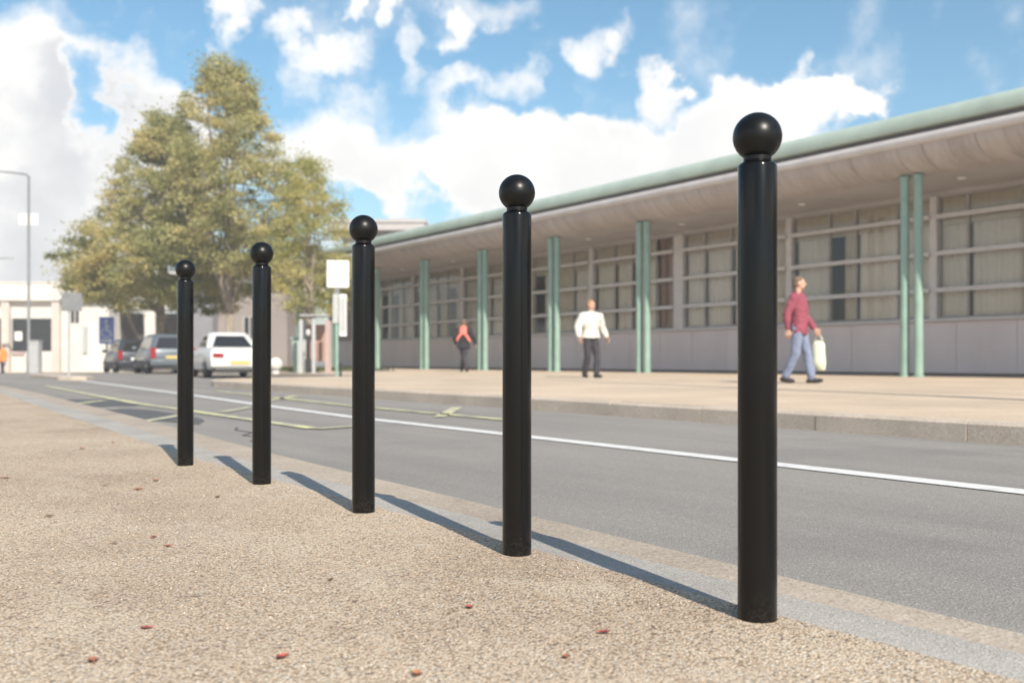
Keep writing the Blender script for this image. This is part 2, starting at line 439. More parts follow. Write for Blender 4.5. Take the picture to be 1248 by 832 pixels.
# far pavement with rounded corner at the parking bay
FK = 5.80
outl = [(FK + .14, -60), (FK + .14, 18.5)]
for t in range(15, 91, 15):
    outl.append((FK + .14 + 2.2 * (1 - math.cos(R(t))), 18.5 + 2.2 * math.sin(R(t))))
for t in range(90, -1, -15):
    outl.append((9.6 + 1.8 * math.cos(R(t)), 21.6 + 1.8 - 1.8 * math.sin(R(t)) + 0.0))
outl += [(11.4, 52)]
pm = MB()
poly = outl + [(23.5, 52), (23.5, -60)]
pm.add([(x, y, PAVE_Z) for x, y in poly], [tuple(range(len(poly)))[::-1]])
pv = struct(pm.build('far_pavement', M['pave']))
if pv.data.polygons[0].normal.z < 0: pv.data.flip_normals()
# kerb stones with open joints, following the same outline
def kerb_run(name, line, w, z1, z0, m, stone=1.15, gap=0.007):
    mb = MB(); pts = [Vector((x, y, 0)) for x, y in line]
    for a, b in zip(pts, pts[1:]):
        if (b - a).length < .01: continue
        L = (b - a).length; n = max(1, round(L / stone)); d = (b - a) / L
        nrm = Vector((-d.y, d.x, 0))
        for i in range(n):
            s0 = L * i / n + (gap / 2 if n > 1 else 0); s1 = L * (i + 1) / n - (gap / 2 if n > 1 else 0)
            j = random.uniform(-0.004, 0.004)
            q = [a + d * s0, a + d * s1, a + d * s1 + nrm * (w + j), a + d * s0 + nrm * (w + j)]
            r = 0.018
            q2 = [q[0], q[1], q[2] - nrm * r, q[3] - nrm * r]
            zz = z1 + random.uniform(-0.003, 0.003)
            vs = [(p.x, p.y, z0) for p in q] + [(p.x, p.y, zz - r) for p in q] + [(p.x, p.y, zz) for p in q2]
            mb.add(vs, [(4, 5, 9, 8), (5, 6, 10, 9), (6, 7, 11, 10), (7, 4, 8, 11), (8, 9, 10, 11), (0, 1, 5, 4), (1, 2, 6, 5), (2, 3, 7, 6), (3, 0, 4, 7)])
    return struct(mb.build(name, m))
kerb_run('far_kerb', outl, 0.14, PAVE_Z + 0.001, ROAD_Z - 0.03, M['farkerb'])
fp = MB(); fp.prism([(6, 61.5), (70, 61.5), (70, 110), (-40, 110), (-40, 61.5)], -0.6, -0.45 + PAVE_Z)
struct(fp.build('square_pavement', M['pave']))
isl = MB(); isl.prism([(4.5, 27.2), (4.75, 26.8), (5.1, 26.8), (5.35, 27.2), (5.5, 33), (4.9, 33.5), (4.6, 33)], ROAD_Z - .02, 0.06)
struct(isl.build('traffic_island', M['farkerb'], bevel=0.02))

# road markings
def line_strip(mb, pts, w, dz=ROAD_Z + 0.0045, step=0.5):
    pts = [Vector((x, y, 0)) for x, y in pts]
    for a, b in zip(pts, pts[1:]):
        d = (b - a).normalized(); n = Vector((-d.y, d.x, 0)) * w / 2
        k = max(1, int((b - a).length / 2))
        for i in range(k):
            p = a + (b - a) * i / k; q = a + (b - a) * (i + 1) / k
            mb.add([(v.x, v.y, gz(v.x, v.y) + dz) for v in (p - n, q - n, q + n, p + n)], [(3, 2, 1, 0)])
wl = MB(); line_strip(wl, [(3.73, -30), (3.73, 8), (3.9, 11), (4.15, 14.2), (4.85, 26)], 0.14)
o = struct(wl.build('road_marking', M['whiteline']))
yl = MB()
for pts in ([(2.85, 6.8), (2.82, 12), (3.25, 21)], [(4.6, 6.9), (4.62, 10), (5.0, 16)], [(2.85, 6.75), (3.3, 6.9)], [(4.35, 7.55), (5.4, 9.0)],
            [(1.98, 8.3), (2.6, 9.2)], [(3.0, 9.4), (3.62, 10.3)], [(2.2, 12.2), (2.7, 13.0)], [(4.2, 11.6), (5.3, 13.2)]):
    line_strip(yl, pts, 0.11, ROAD_Z + 0.0085)
struct(yl.build('yellow_marking', M['yellowline']))
pt = MB()
def blot(cx, cy, rx, ry, seed):
    n = 22
    pts = [(cx + rx * math.cos(2 * math.pi * k / n) * (1 + .5 * mnoise.noise(Vector((math.cos(6.283 * k / n) * 1.5, math.sin(6.283 * k / n) * 1.5, seed)))),
            cy + ry * math.sin(2 * math.pi * k / n) * (1 + .5 * mnoise.noise(Vector((math.cos(6.283 * k / n) * 1.5, math.sin(6.283 * k / n) * 1.5, seed + 9))))) for k in range(n)]
    pt.add([(x, y, ROAD_Z + 0.003) for x, y in pts], [tuple(range(n))])
blot(2.35, 9.4, .28, 1.3, 1); blot(2.5, 12.6, .4, 1.4, 2)  # irregular darker blots on the road surface
cr = [(2.02, 5.5), (2.12, 5.75), (2.10, 6.0), (2.24, 6.2), (2.22, 6.5), (2.36, 6.7), (2.34, 7.0), (2.45, 7.3)]
for (a, b) in zip(cr, cr[1:]):
    w = 0.011; pt.add([(a[0] - w, a[1], ROAD_Z + .003), (a[0] + w, a[1], ROAD_Z + .003), (b[0] + w, b[1], ROAD_Z + .003), (b[0] - w, b[1], ROAD_Z + .003)], [(0, 1, 2, 3)])
struct(pt.build('road_patch', M['patch']))

# grass verge under the trees
gv = MB()
gv.box(12.2, 15.8, 30.5, 48, PAVE_Z + 0.002, PAVE_Z + 0.03)
struct(gv.build('verge', M['earth']))
gb = MB(); rg = random.Random(3)
for i in range(9000):
    x = rg.uniform(12.2, 15.8); y = rg.uniform(30.5, 48); h = rg.uniform(.05, .13); a = rg.uniform(0, 6.28); w = .02
    lx, ly = rg.uniform(-.05, .05), rg.uniform(-.05, .05)
    z = PAVE_Z + .028
    gb.add([(x - w * math.cos(a), y - w * math.sin(a), z), (x + w * math.cos(a), y + w * math.sin(a), z), (x + lx, y + ly, z + h)], [(0, 1, 2)])
tag(gb.build('grass', M['grass']), 'strip of short rough grass under the trees behind the parked cars', 'grass', kind='stuff')

# loose chippings lying on the near pavement (nobody could count them)
st = MB(); rs = random.Random(11)
cm = []
for i in range(26000):
    y = rs.uniform(0.0, 1.0) ** 1.5 * 5.2 + 0.05; x = rs.uniform(-3.4, 1.42)
    # only where the camera could see it
    zc = SH * x + CH * y
    if zc < 1.15 or zc > 4.6 or x > edge(y) - 0.01: continue
    xc = CH * x - SH * y
    if abs(xc / zc) > 0.66: continue
    r = rs.uniform(0.0010, 0.0024)
    a = rs.uniform(0, 6.28); e = rs.uniform(.6, 1.0)
    c, s_ = math.cos(a), math.sin(a)
    base = [(1, .2, 0), (.3, .9, .1), (-.8, .5, 0), (-.7, -.7, .1), (.5, -.9, 0)]
    tp = [(.45, .1, .9), (-.3, .35, 1.0), (-.15, -.45, .8)]
    vs = []
    for (px, py, pz) in base + tp:
        px *= rs.uniform(.75, 1.2) * r; py *= rs.uniform(.75, 1.2) * r * e; pz *= r * .95
        vs.append((x + c * px - s_ * py, y + s_ * px + c * py, pz + .0002))
    st.add(vs, [(0, 1, 6, 5), (1, 2, 6), (2, 3, 7, 6), (3, 4, 7), (4, 0, 5, 7), (5, 6, 7)])
def mat_stone():
    k = NT('loose_chippings', 0.9, 0, 0.25)
    g = k.n('ShaderNodeNewGeometry')
    k.col(k.ramp(g.outputs['Random Per Island'], [(0.0, (0.20, 0.16, 0.12)), (0.2, (0.45, 0.36, 0.27)), (0.5, (0.60, 0.50, 0.39)), (0.7, (0.50, 0.38, 0.27)), (0.9, (0.64, 0.55, 0.44)), (1, (0.70, 0.63, 0.54))]))
    return k.m
tag(st.build('gravel', mat_stone()), 'loose beige chippings scattered over the near pavement', 'gravel', kind='stuff')

# ------------------------------------------------------------------ bollards
def make_bollard(loc, label):
    t = thing('bollard', label, 'bollard', loc, random.uniform(0, 6), 'black ball-topped bollards along the kerb')
    r = 0.0353
    p = MB(); p.lathe([(r, -0.12), (r, 0.0), (r, 0.20), (r, 0.42), (r, 0.64), (r, 0.822), (r - .0010, 0.8255), (0.0255, 0.8325)], 48)
    p.build('post', M['black'], t, True, angle=40)
    n = MB(); n.lathe([(0.0250, 0.833), (0.0250, 0.843)], 40); n.build('neck', M['black_ball'], t, True, angle=40)
    b = MB(); rb = 0.0442; prof = [(rb * math.cos(R(a)), 0.877 + rb * math.sin(R(a))) for a in range(-54, 90, 4)] + [(0.0006, 0.877 + rb)]
    b.lathe(prof, 48); b.build('ball', M['black_ball'], t, True, angle=40)
    return t
B0 = None
for (u, d, lab) in ((923, 1.797, 'black ball-topped bollard nearest the camera, tallest in view, beside the man in the red jumper'),
                    (630, 2.395, 'black ball-topped bollard second nearest the camera, left of the man in the white jumper'),
                    (443, 3.06, 'black ball-topped bollard third in the row, just right of the white bus stop sign'),
                    (319, 3.755, 'black ball-topped bollard fourth in the row, at the right rear corner of the white car'),
                    (226, 4.416, 'black ball-topped bollard farthest from the camera, between the white car and the blue-grey car')):
    loc = P(u, d)
    if B0 is None: B0 = make_bollard(loc, lab)
    else:
        c = copy_tree(B0); c.location = loc; c['label'] = lab; c.rotation_euler.z = random.uniform(0, 6)

# ------------------------------------------------------------------ fallen leaves
def leaf(u, v, size, m, word, label):
    d = FPX * EYE / (v - 439.0); p = P(u, d)
    mb = MB(); rr = random.Random(u * 31 + v); n = 7
    cl = rr.uniform(.25, .6)
    rows = []
    for i in range(n):
        t = i / (n - 1); w = math.sin(math.pi * (t * .92 + .04)) ** .8 * .36 * (1 + .25 * math.sin(i * 2.4))
        zz = cl * .25 * (4 * (t - .5) ** 2)
        rows.append([(-w, t - .5, zz + cl * .5 * w), (0, t - .5, zz * .6 + .02), (w, t - .5, zz + cl * .7 * w)])
    vs = [(a * size, b * size, c * size + .001) for r in rows for (a, b, c) in r]
    top = len(vs); vs += [(a, b, c - .0008) for a, b, c in vs]
    fs = []
    for i in range(n - 1):
        for k in range(2):
            q = (i * 3 + k, i * 3 + k + 1, i * 3 + k + 4, i * 3 + k + 3)
            fs.append(q); fs.append(tuple(j + top for j in q[::-1]))
    mb.add(vs, fs)
    mb.tube([(0, -.5 * size, .0016), (.04 * size, -.78 * size, .002)], .0011, 5)
    o = mb.build('fallen_leaf', M[m], None, True)
    o.location = (p.x, p.y, 0.0025); o.rotation_euler = (0, 0, rr.uniform(0, 6.28))
    tag(o, label, 'leaf', 'fallen leaves on the near pavement')
LV = [(572, 741, .030, 'red_leaf', 'bright red fallen leaf left of the second bollard from the front, alone on the gravel'),
      (737, 772, .030, 'red_leaf', 'bright red fallen leaf on the gravel left of the nearest bollard'),
      (343, 802, .034, 'red_leaf', 'flat red fallen leaf at the bottom edge, below the third bollard'),
      (178, 766, .030, 'red_leaf', 'dark red fallen leaf in the lower left, on pale gravel'),
      (403, 707, .022, 'brown_leaf', 'small brown fallen leaf below and left of the third bollard'),
      (188, 655, .026, 'red_leaf', 'upper one of a pair of small red leaves below the fifth bollard'),
      (204, 666, .026, 'red_leaf', 'lower one of a pair of small red leaves below the fifth bollard'),
      (140, 663, .024, 'brown_leaf', 'dark brown fallen leaf left of the pair of small red leaves'),
      (113, 806, .034, 'orange_leaf', 'pale orange fallen leaf in the bottom left corner of the gravel'),
      (508, 823, .034, 'orange_leaf', 'orange fallen leaf cut close to the bottom edge, below the second bollard'),
      (690, 802, .026, 'orange_leaf', 'small orange fallen leaf below the bright red one left of the nearest bollard'),
      (100, 547, .06, 'orange_leaf', 'rust orange fallen leaf farthest up the pavement near the kerb'),
      (190, 586, .05, 'orange_leaf', 'curled orange leaf just left of the foot of the fifth bollard'),
      (168, 597, .05, 'orange_leaf', 'rust leaf touching ground below the curled one by the fifth bollard'),
      (265, 606, .04, 'brown_leaf', 'brown leaf between the feet of the fourth and fifth bollards'),
      (6, 583, .06, 'orange_leaf', 'orange leaf at the left edge of the pavement'),
      (128, 592, .035, 'brown_leaf', 'dull brown leaf left of the two rust leaves by the fifth bollard'),
      (138, 540, .045, 'red_leaf', 'small red leaf near the kerb beyond the fifth bollard'),
      (60, 630, .035, 'brown_leaf', 'brown leaf alone in the left part of the pavement')]
for (u, v, s_, m, lab) in LV: leaf(u, v, s_ * .62, m, m, lab)
d = FPX * EYE / (727 - 439.0); p = P(233, d)
tw = MB(); tw.tube([(-.022, 0, .003), (0, .003, .004), (.02, -.002, .003)], [.0012, .0015, .001], 6)
o = tw.build('twig', M['bark']); o.location = p; o.rotation_euler.z = R(-30)
tag(o, 'thin dark twig lying on the gravel in the lower left', 'twig')

# ------------------------------------------------------------------ long building
XC, XW, XF = 20.3, 22.8, 19.5
Y_END0, Y_END1 = -12.0, 52.0
WY0 = 14.6; BAY = 4.59
bld = thing('long_building', 'long low building with green roof edge, paired green columns and wide windows', 'building', (XW, 20, 0))
def bp(mb, name, mats, parent=bld, **kw):
    o = mb.build(name, mats, parent, **kw)
    if parent is bld: o.matrix_parent_inverse = Matrix.Translation((-XW, -20, 0))
    return o
SILL = 1.49; TOPW = 4.80
w = MB()
y = Y_END0
pan = BAY / 3
while y < Y_END1 - .01:                                  # cladding panels with open joints
    y2 = min(y + pan, Y_END1)
    w.box(XW, XW + .18, y + .006, y2 - .006, PAVE_Z + .066, SILL - .05); y = y2
w.box(XW + .03, XW + .17, Y_END0 + .01, Y_END1 - .01, PAVE_Z + .05, SILL - .06)
bp(w, 'wall', M['panel'])
e = MB(); e.box(XW, 36, Y_END0 - .2, Y_END0, PAVE_Z - .1, 5.2); e.box(XW, 36, Y_END1, Y_END1 + .2, -0.6, 5.2); e.box(36, 36.2, Y_END0 - .2, Y_END1 + .2, -0.6, 5.2)
bp(e, 'end_wall', M['taupe'])
e = MB(); e.box(XW - .02, XW + .16, Y_END0, Y_END1, PAVE_Z - .1, PAVE_Z + .06); bp(e, 'plinth', M['plinth'])
e = MB(); e.box(XW - .10, XW + .2, Y_END0, Y_END1, SILL - .045, SILL + .03); bp(e, 'sill', M['frame_grey'], bevel=0.012)
# room shell behind the glass
e = MB(); e.box(XW + 3.6, XW + 3.75, Y_END0, Y_END1, 0.2, 5.0); e.box(XW + .2, XW + 3.6, Y_END0, Y_END1, .2, .28); e.box(XW + .2, XW + 3.6, Y_END0, Y_END1, 4.85, 4.95)
for k in range(-5, 9, 2):
    yy = WY0 + k * BAY; e.box(XW + .5, XW + 3.59, yy - .06, yy + .06, .281, 4.849)
bp(e, 'room', M['inside'])
# eaves: roof edge, gutter, curved boarded cove, flat soffit
def sweep(prof, y0, y1, seg=1):
    mb = MB(); n = len(prof); vs = []; fs = []
    for j in range(seg + 1):
        yy = y0 + (y1 - y0) * j / seg
        vs += [(x, yy, z) for x, z in prof]
    for j in range(seg):
        for i in range(n - 1):
            fs.append((j * n + i, j * n + i + 1, (j + 1) * n + i + 1, (j + 1) * n + i))
    mb.add(vs, fs); return mb
YA, YB = Y_END0 - .6, Y_END1 + .8
prof = [(XF + .05, 5.56), (XF - .02, 5.58), (XF - .04, 5.66), (XF - .02, 5.80), (XF + .04, 5.90), (XF + .16, 5.97), (XF + .4, 6.03), (29, 6.9), (38, 5.6), (38, 5.5), (29, 6.7), (XF + .4, 5.60), (XF + .05, 5.56)]
o = bp(sweep(prof, YA, YB, 12), 'roof', M['roofgreen'], smooth=True, angle=50)
prof = [(XF + .10, 5.5595), (XF + .10, 5.45)]
bp(sweep(prof, YA + .02, YB - .02), 'shadow_gap', M['plinth'])
prof = [(XF + .16, 5.45), (XF + .02, 5.448)] + [(XF + .05 - .07 * math.sin(R(a)), 5.345 + .1 * math.cos(R(a))) for a in range(15, 166, 15)] + [(XF + .03, 5.24), (XF + .12, 5.23)]
bp(sweep(prof, YA, YB, 12), 'gutter', M['gutterpaint'], smooth=True, angle=50)
# cove made of boards, each a little out of line
cv = MB(); y = YA + .05; rr = random.Random(5)
while y < YB - .05:
    y2 = min(y + .62, YB - .05); off = rr.uniform(-.003, .003); tilt = rr.uniform(-.004, .004)
    pr = [(XF + .1, 5.24)] + [(XF + .1 + .95 * (1 - math.cos(R(a))) ** .9, 4.70 + .54 * (1 - math.sin(R(a))) ** .95) for a in (15, 30, 45, 60, 75, 90)]
    n = len(pr)
    vs = [(x + off - tilt, y + .004, z) for x, z in pr] + [(x + off + tilt, y2 - .004, z) for x, z in pr]
    cv.add(vs, [(i, i + 1, n + i + 1, n + i) for i in range(n - 1)])
    y = y2
bp(cv, 'cove', M['soffit'], smooth=True, angle=30)
e = MB(); e.add([(XF + .16, YA, 5.3), (XF + .16, YB, 5.3), (XF + 1.06, YB, 4.74), (XF + 1.06, YA, 4.74)], [(0, 1, 2, 3)]); bp(e, 'cove_back', M['plinth'])
e = MB(); e.box(XF + 1.0, XW + .5, YA + .06, YB - .06, 4.705, 4.73)
e.box(XW, XW + .2, Y_END0, Y_END1, TOPW - .2, 4.704)
bp(e, 'soffit', M['soffit2'])
for yy in [Y_END0 + 2 + i * 4.6 for i in range(14)]:
    e = MB(); e.lathe([(.10, 4.70), (.11, 4.68), (.08, 4.655), (.02, 4.65)], 16, (XF + 1.9, yy, 0)); bp(e, 'downlight', M['whitepaint'], smooth=True)
# columns in pairs
for k in range(-5, 9):
    yc = 13.57 + k * 4.59
    for s_ in (-1, 1):
        c = MB(); c.lathe([(.13, PAVE_Z - .02), (.13, PAVE_Z + .03), (.105, PAVE_Z + .035), (.1, PAVE_Z + 1.2), (.1, 4.66), (.12, 4.662), (.12, 4.704)], 20, (XC, yc + s_ * .175, 0))
        bp(c, 'column', M['green'], smooth=True, angle=35)
# piers and windows, bay by bay
rr = random.Random(21)
for k in range(-6, 9):
    ya = WY0 + k * BAY; yb = ya + BAY
    if yb > Y_END1: break
    if ya > Y_END0:
        p_ = MB(); wd = .095 if k != 2 else .22
        p_.box(XW - .06, XW + .16, ya - wd, ya + wd, SILL + .03, 4.60 - .001); bp(p_, 'pier', M['frame_grey'])
    ya2, yb2 = max(ya, Y_END0) + .095 + (.125 if k == 2 else 0), yb - .095 - (.125 if k == 1 else 0)
    if yb2 < Y_END0: continue
    if k >= 7:                                          # blind bays at the far end
        p_ = MB(); p_.box(XW + .02, XW + .16, ya2, yb2, SILL + .03, 4.60); bp(p_, 'blind_panel', M['taupe']); continue
    fr = MB()
    fx0, fx1 = XW + .03, XW + .09
    cuts = [0, .235, .50, .74, 1] if k % 2 == 0 else [0, .27, .52, .80, 1]
    cuts = [c_ + (rr.uniform(-.03, .03) if 0 < c_ < 1 else 0) for c_ in cuts]
    for c_ in cuts:
        yy = ya2 + (yb2 - ya2) * c_; yy = min(max(yy, ya2 + .035), yb2 - .035)
        wd = .045 if rr.random() > .3 else .075
        fr.box(fx0, fx1, yy - wd / 2, yy + wd / 2, SILL + .03, 4.60)
    for zz in (SILL + .055, 2.23, 3.15, 4.07, 4.575):
        fr.box(fx0 + .008, fx1 - .008, ya2, yb2, zz - .025, zz + .025)
    win = bp(fr, 'window', M['frame_dark'])
    gp = MB(); gp.add([(XW + .06, ya2, SILL + .03), (XW + .06, yb2, SILL + .03), (XW + .06, yb2, 4.60), (XW + .06, ya2, 4.60)], [(3, 2, 1, 0)])
    bp(gp, 'pane', M['glass'], win)
    for zz in (2.23, 3.15, 4.07):
        rl = MB(); rl.box(XW - .13, XW - .06, ya2 - .02, yb2 + .02, zz - .055, zz + .055)
        for yy in (ya2 + .3, (ya2 + yb2) / 2, yb2 - .3): rl.box(XW - .061, fx0, yy - .02, yy + .02, zz - .02, zz + .02)
        bp(rl, 'rail', M['frame_grey'], win)
    # curtains hung in folds behind the glass, lights left open here and there
    for i in range(4):
        a = ya2 + (yb2 - ya2) * cuts[i] + .05; b = ya2 + (yb2 - ya2) * cuts[i + 1] - .05
        r_ = rr.random()
        kind = 'curtain'
        if k == 2 and i == 0: kind = 'brown'
        elif k in (0, 3) and i == 2: kind = 'half'
        elif r_ < .06: kind = 'half'
        elif k >= 5: kind = 'curtain' if r_ < .4 else ('half' if r_ < .75 else 'open')
        if kind == 'open': continue
        if kind == 'half': b = a + (b - a) * rr.uniform(.45, .7)
        n = max(8, int((b - a) / .035)); top = 4.62; bot = SILL - .1
        vs = []; fs = []
        ph = rr.uniform(0, 6)
        for j in range(n + 1):
            yy = a + (b - a) * j / n
            dx = .028 * math.sin(j * .95 + ph) + .02 * math.sin(j * .37 + ph * 2)
            vs += [(XW + .17 + dx * .5, yy, top), (XW + .17 + dx, yy, (top + bot) / 2), (XW + .17 + dx * 1.2, yy, bot)]
        for j in range(n):
            fs += [(j * 3, j * 3 + 3, j * 3 + 4, j * 3 + 1), (j * 3 + 1, j * 3 + 4, j * 3 + 5, j * 3 + 2)]
        c_ = MB(); c_.add(vs, fs)
        m = M['brown'] if kind == 'brown' else (M['blind'] if rr.random() < .15 else M['curtain'])
        bp(c_, 'curtain', m, smooth=True)
    if k == 2 or k <= 6:                                # beige roller blinds along the top lights
        bl = MB(); bl.box(XW + .105, XW + .12, ya2 + (0 if k != 2 else (yb2 - ya2) * cuts[1]), yb2, 3.72 + rr.uniform(-.05, .3), 4.60); bp(bl, 'roller_blind', M['blind'])

# ------------------------------------------------------------------ background buildings
class Fac:
    """facade frame: local x along the front, local y away from the street, z up from its own ground"""
    def __init__(s, u0, u1, d, name, label):
        a = P(u0, d); b = P(u1, d)
        s.px = FPX / d; s.u0 = u0; s.ez = EYE - gz(a.x, a.y)
        dv = (b - a); s.t = thing(name, label, 'building', (a.x, a.y, gz(a.x, a.y)), math.atan2(dv.y, dv.x))
        s.L = dv.length
    def x(s, u): return (u - s.u0) / s.px
    def z(s, v): return (439 - v) / s.px + s.ez
def win(parent, x0, x1, z0, z1, y=0.0, frame='frame_grey', mull=(), pane='darkglass', depth=.10, fw=.07):
    f = MB(); f.box(x0, x1, y + .02, y + depth, z1 - fw, z1); f.box(x0, x1, y + .02, y + depth, z0, z0 + fw)
    f.box(x0, x0 + fw, y + .025, y + depth - .005, z0 + fw, z1 - fw); f.box(x1 - fw, x1, y + .025, y + depth - .005, z0 + fw, z1 - fw)
    for m_ in mull:
        xm = x0 + (x1 - x0) * m_; f.box(xm - fw / 2, xm + fw / 2, y + .03, y + depth - .01, z0 + fw, z1 - fw)
    w_ = f.build('window', M[frame], parent)
    g = MB(); g.box(x0 + fw * .5, x1 - fw * .5, y + .07, y + .085, z0 + fw * .5, z1 - fw * .5); g.build('pane', M[pane], w_)
    return w_
def wall_holes(x0, x1, z0, z1, holes, y0, y1):
    """solid wall from x0..x1, z0..z1 with rectangular openings"""
    mb = MB(); xs = sorted({x0, x1, *[h[0] for h in holes], *[h[1] for h in holes]})
    for a, b in zip(xs, xs[1:]):
        cur = z0
        for h in sorted([h for h in holes if h[0] <= a + 1e-6 and h[1] >= b - 1e-6], key=lambda h: h[2]):
            if h[2] > cur: mb.box(a, b, y0, y1, cur, h[2])
            cur = h[3]
        if cur < z1: mb.box(a, b, y0, y1, cur, z1)
    return mb
# 1 low white building at the far left
F = Fac(-120, 133, 72, 'white_building', 'low white flat-roofed building with dark shop window at the far left')
H = F.z(345)
holes = [(F.x(15), F.x(66), F.z(428), F.z(388)), (F.x(85), F.x(97), F.z(395), F.z(372)), (F.x(-40), F.x(6), F.z(428), F.z(388))]
wall_holes(0, F.L, -.5, H - 1.3, holes, 0, .4).build('wall', M['render'], F.t)
e = MB(); e.box(-.2, F.L + .2, -.55, .5, H - 1.3, H - .05); e.box(-.25, F.L + .25, -.62, .5, H - .05, H + .06); e.box(0, F.L, .4, 1.8, -.5, H - .3); e.build('fascia', M['render'], F.t)
e = MB()
for u in (-46, 10, 71): e.box(F.x(u) - .32, F.x(u) + .25, -.4, -.001, -.3, H - 1.31)
e.build('pilaster', M['render2'], F.t)
w_ = win(F.t, *holes[0], mull=(.52,), frame='trim'); win(F.t, *holes[2], mull=(.5,), frame='trim'); win(F.t, *holes[1], mull=(.5,))
e = MB(); e.box(F.x(18), F.x(27), -.02, .015, F.z(415), F.z(404)); e.build('poster', M['whitepaint'], F.t)
e = MB(); e.box(F.x(16), F.x(30), -.16, -.005, F.z(432), F.z(428.5)); e.build('window_box', M['pink'], F.t)
e = MB(); e.box(F.x(102), F.x(107), -.18, -.002, F.z(430), F.z(398)); e.build('downpipe', M['greypaint'], F.t)
# 2 pale concrete building with open dark bays
F = Fac(133, 262, 80, 'concrete_building', 'pale concrete building with dark open bays and white pillars behind the trees')
zt = F.z(335)
e = MB(); e.box(0, F.L, 0, .35, F.z(378), F.z(362)); e.box(0, F.L, 2.2, 2.5, F.z(362), zt); e.box(-.1, F.L + .1, -.3, 12, zt, zt + .35); e.box(0, F.L, .35, 2.2, F.z(378) + .001, F.z(376)); e.build('wall', M['conc'], F.t)
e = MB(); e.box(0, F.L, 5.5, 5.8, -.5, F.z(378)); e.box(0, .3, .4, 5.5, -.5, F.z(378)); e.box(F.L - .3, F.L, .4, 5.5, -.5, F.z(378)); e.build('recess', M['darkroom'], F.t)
for u in (160, 205, 236):
    win(F.t, F.x(u - 12), F.x(u + 12), F.z(359), F.z(346), 2.12, mull=(.5,))
for u in (139, 184, 252):
    pl = MB(); x = F.x(u); rings = []
    for t in range(9):
        q = t / 8; zz = -.3 + (F.z(364) + .3) * q; hw = .36 + .22 * (1 - q) ** 2 + .08 * q; off = .30 * (1 - q) ** 1.5
        rings.append([(x - hw + off, -.45, zz), (x + hw + off, -.45, zz), (x + hw + off, -.01, zz), (x - hw + off, -.01, zz)])
    pl.loft(rings).build('pillar', M['render'], F.t)
e = MB(); e.box(0, F.L, -.06, -.002, F.z(378), F.z(376)); e.build('drip_edge', M['greypaint'], F.t)
# 3 grey gabled building
F = Fac(240, 350, 64, 'grey_building', 'grey walled building with dark pitched roof behind the white car and forked tree')
ez = F.z(345); L = F.L
hs = [(F.x(296), F.x(312), F.z(425), F.z(385))]
wall_holes(F.x(262), L, -.6, ez, hs, 0, .3).build('wall', M['taupe'], F.t)
win(F.t, *hs[0], mull=(.5,))
g = MB(); xm = F.x(252); wd = F.x(266)
# gable end standing forward
gb_ = MB(); ap = F.z(312)
gb_.add([(-.2, -1.2, -.6), (wd, -1.2, -.6), (wd, -1.2, ez), (wd * .45, -1.2, ap), (-.2, -1.2, ez), (-.2, .6, -.6), (wd, .6, -.6), (wd, .6, ez), (wd * .45, .6, ap), (-.2, .6, ez)],
        [(0, 1, 2, 3, 4), (9, 8, 7, 6, 5), (0, 5, 6, 1), (1, 6, 7, 2), (2, 7, 8, 3), (3, 8, 9, 4), (4, 9, 5, 0)])
gb_.build('gable', M['greywall'], F.t)
rf = MB(); rp = ez + 1.6
rf.add([(F.x(258), -.7, ez - .08), (L + .4, -.7, ez - .08), (L + .4, 4, rp), (F.x(258), 4, rp), (F.x(258), -.7, ez + .12), (L + .4, -.7, ez + .12), (L + .4, 4, rp + .2), (F.x(258), 4, rp + .2), (L + .4, 9, ez), (F.x(258), 9, ez)],
       [(0, 1, 2, 3)[::-1], (4, 5, 6, 7), (0, 1, 5, 4), (1, 2, 6, 5), (3, 0, 4, 7), (7, 6, 8, 9)])
rf.build('roof', M['slate'], F.t)
e = MB(); e.box(F.x(262), L, .3, 8, -.6, ez - .1); e.build('back_wall', M['taupe'], F.t)
e = MB(); e.box(wd * .3, wd * .3 + .9, -1.26, -1.202, F.z(372), F.z(350)); e.build('vent_panel', M['greypaint'], F.t)
# 4 flat-roofed block behind the long building
F = Fac(418, 516, 76, 'flat_roofed_block', 'taller flat-roofed block whose eaves show above the green roof')
zt = F.z(270)
e = MB(); e.box(0, F.L - .6, 0, 10, -.5, zt - .8); e.build('wall', M['taupe'], F.t)
e = MB(); e.box(-.8, F.L + .2, -1.2, 11, zt - .8, zt - .25); e.box(-.9, F.L + .3, -1.3, 11.2, zt - .25, zt); e.build('roof', M['soffit2'], F.t)
for x in (1.2, 3.2): win(F.t, x, x + 1.2, 5.2, 7.2, -.09)

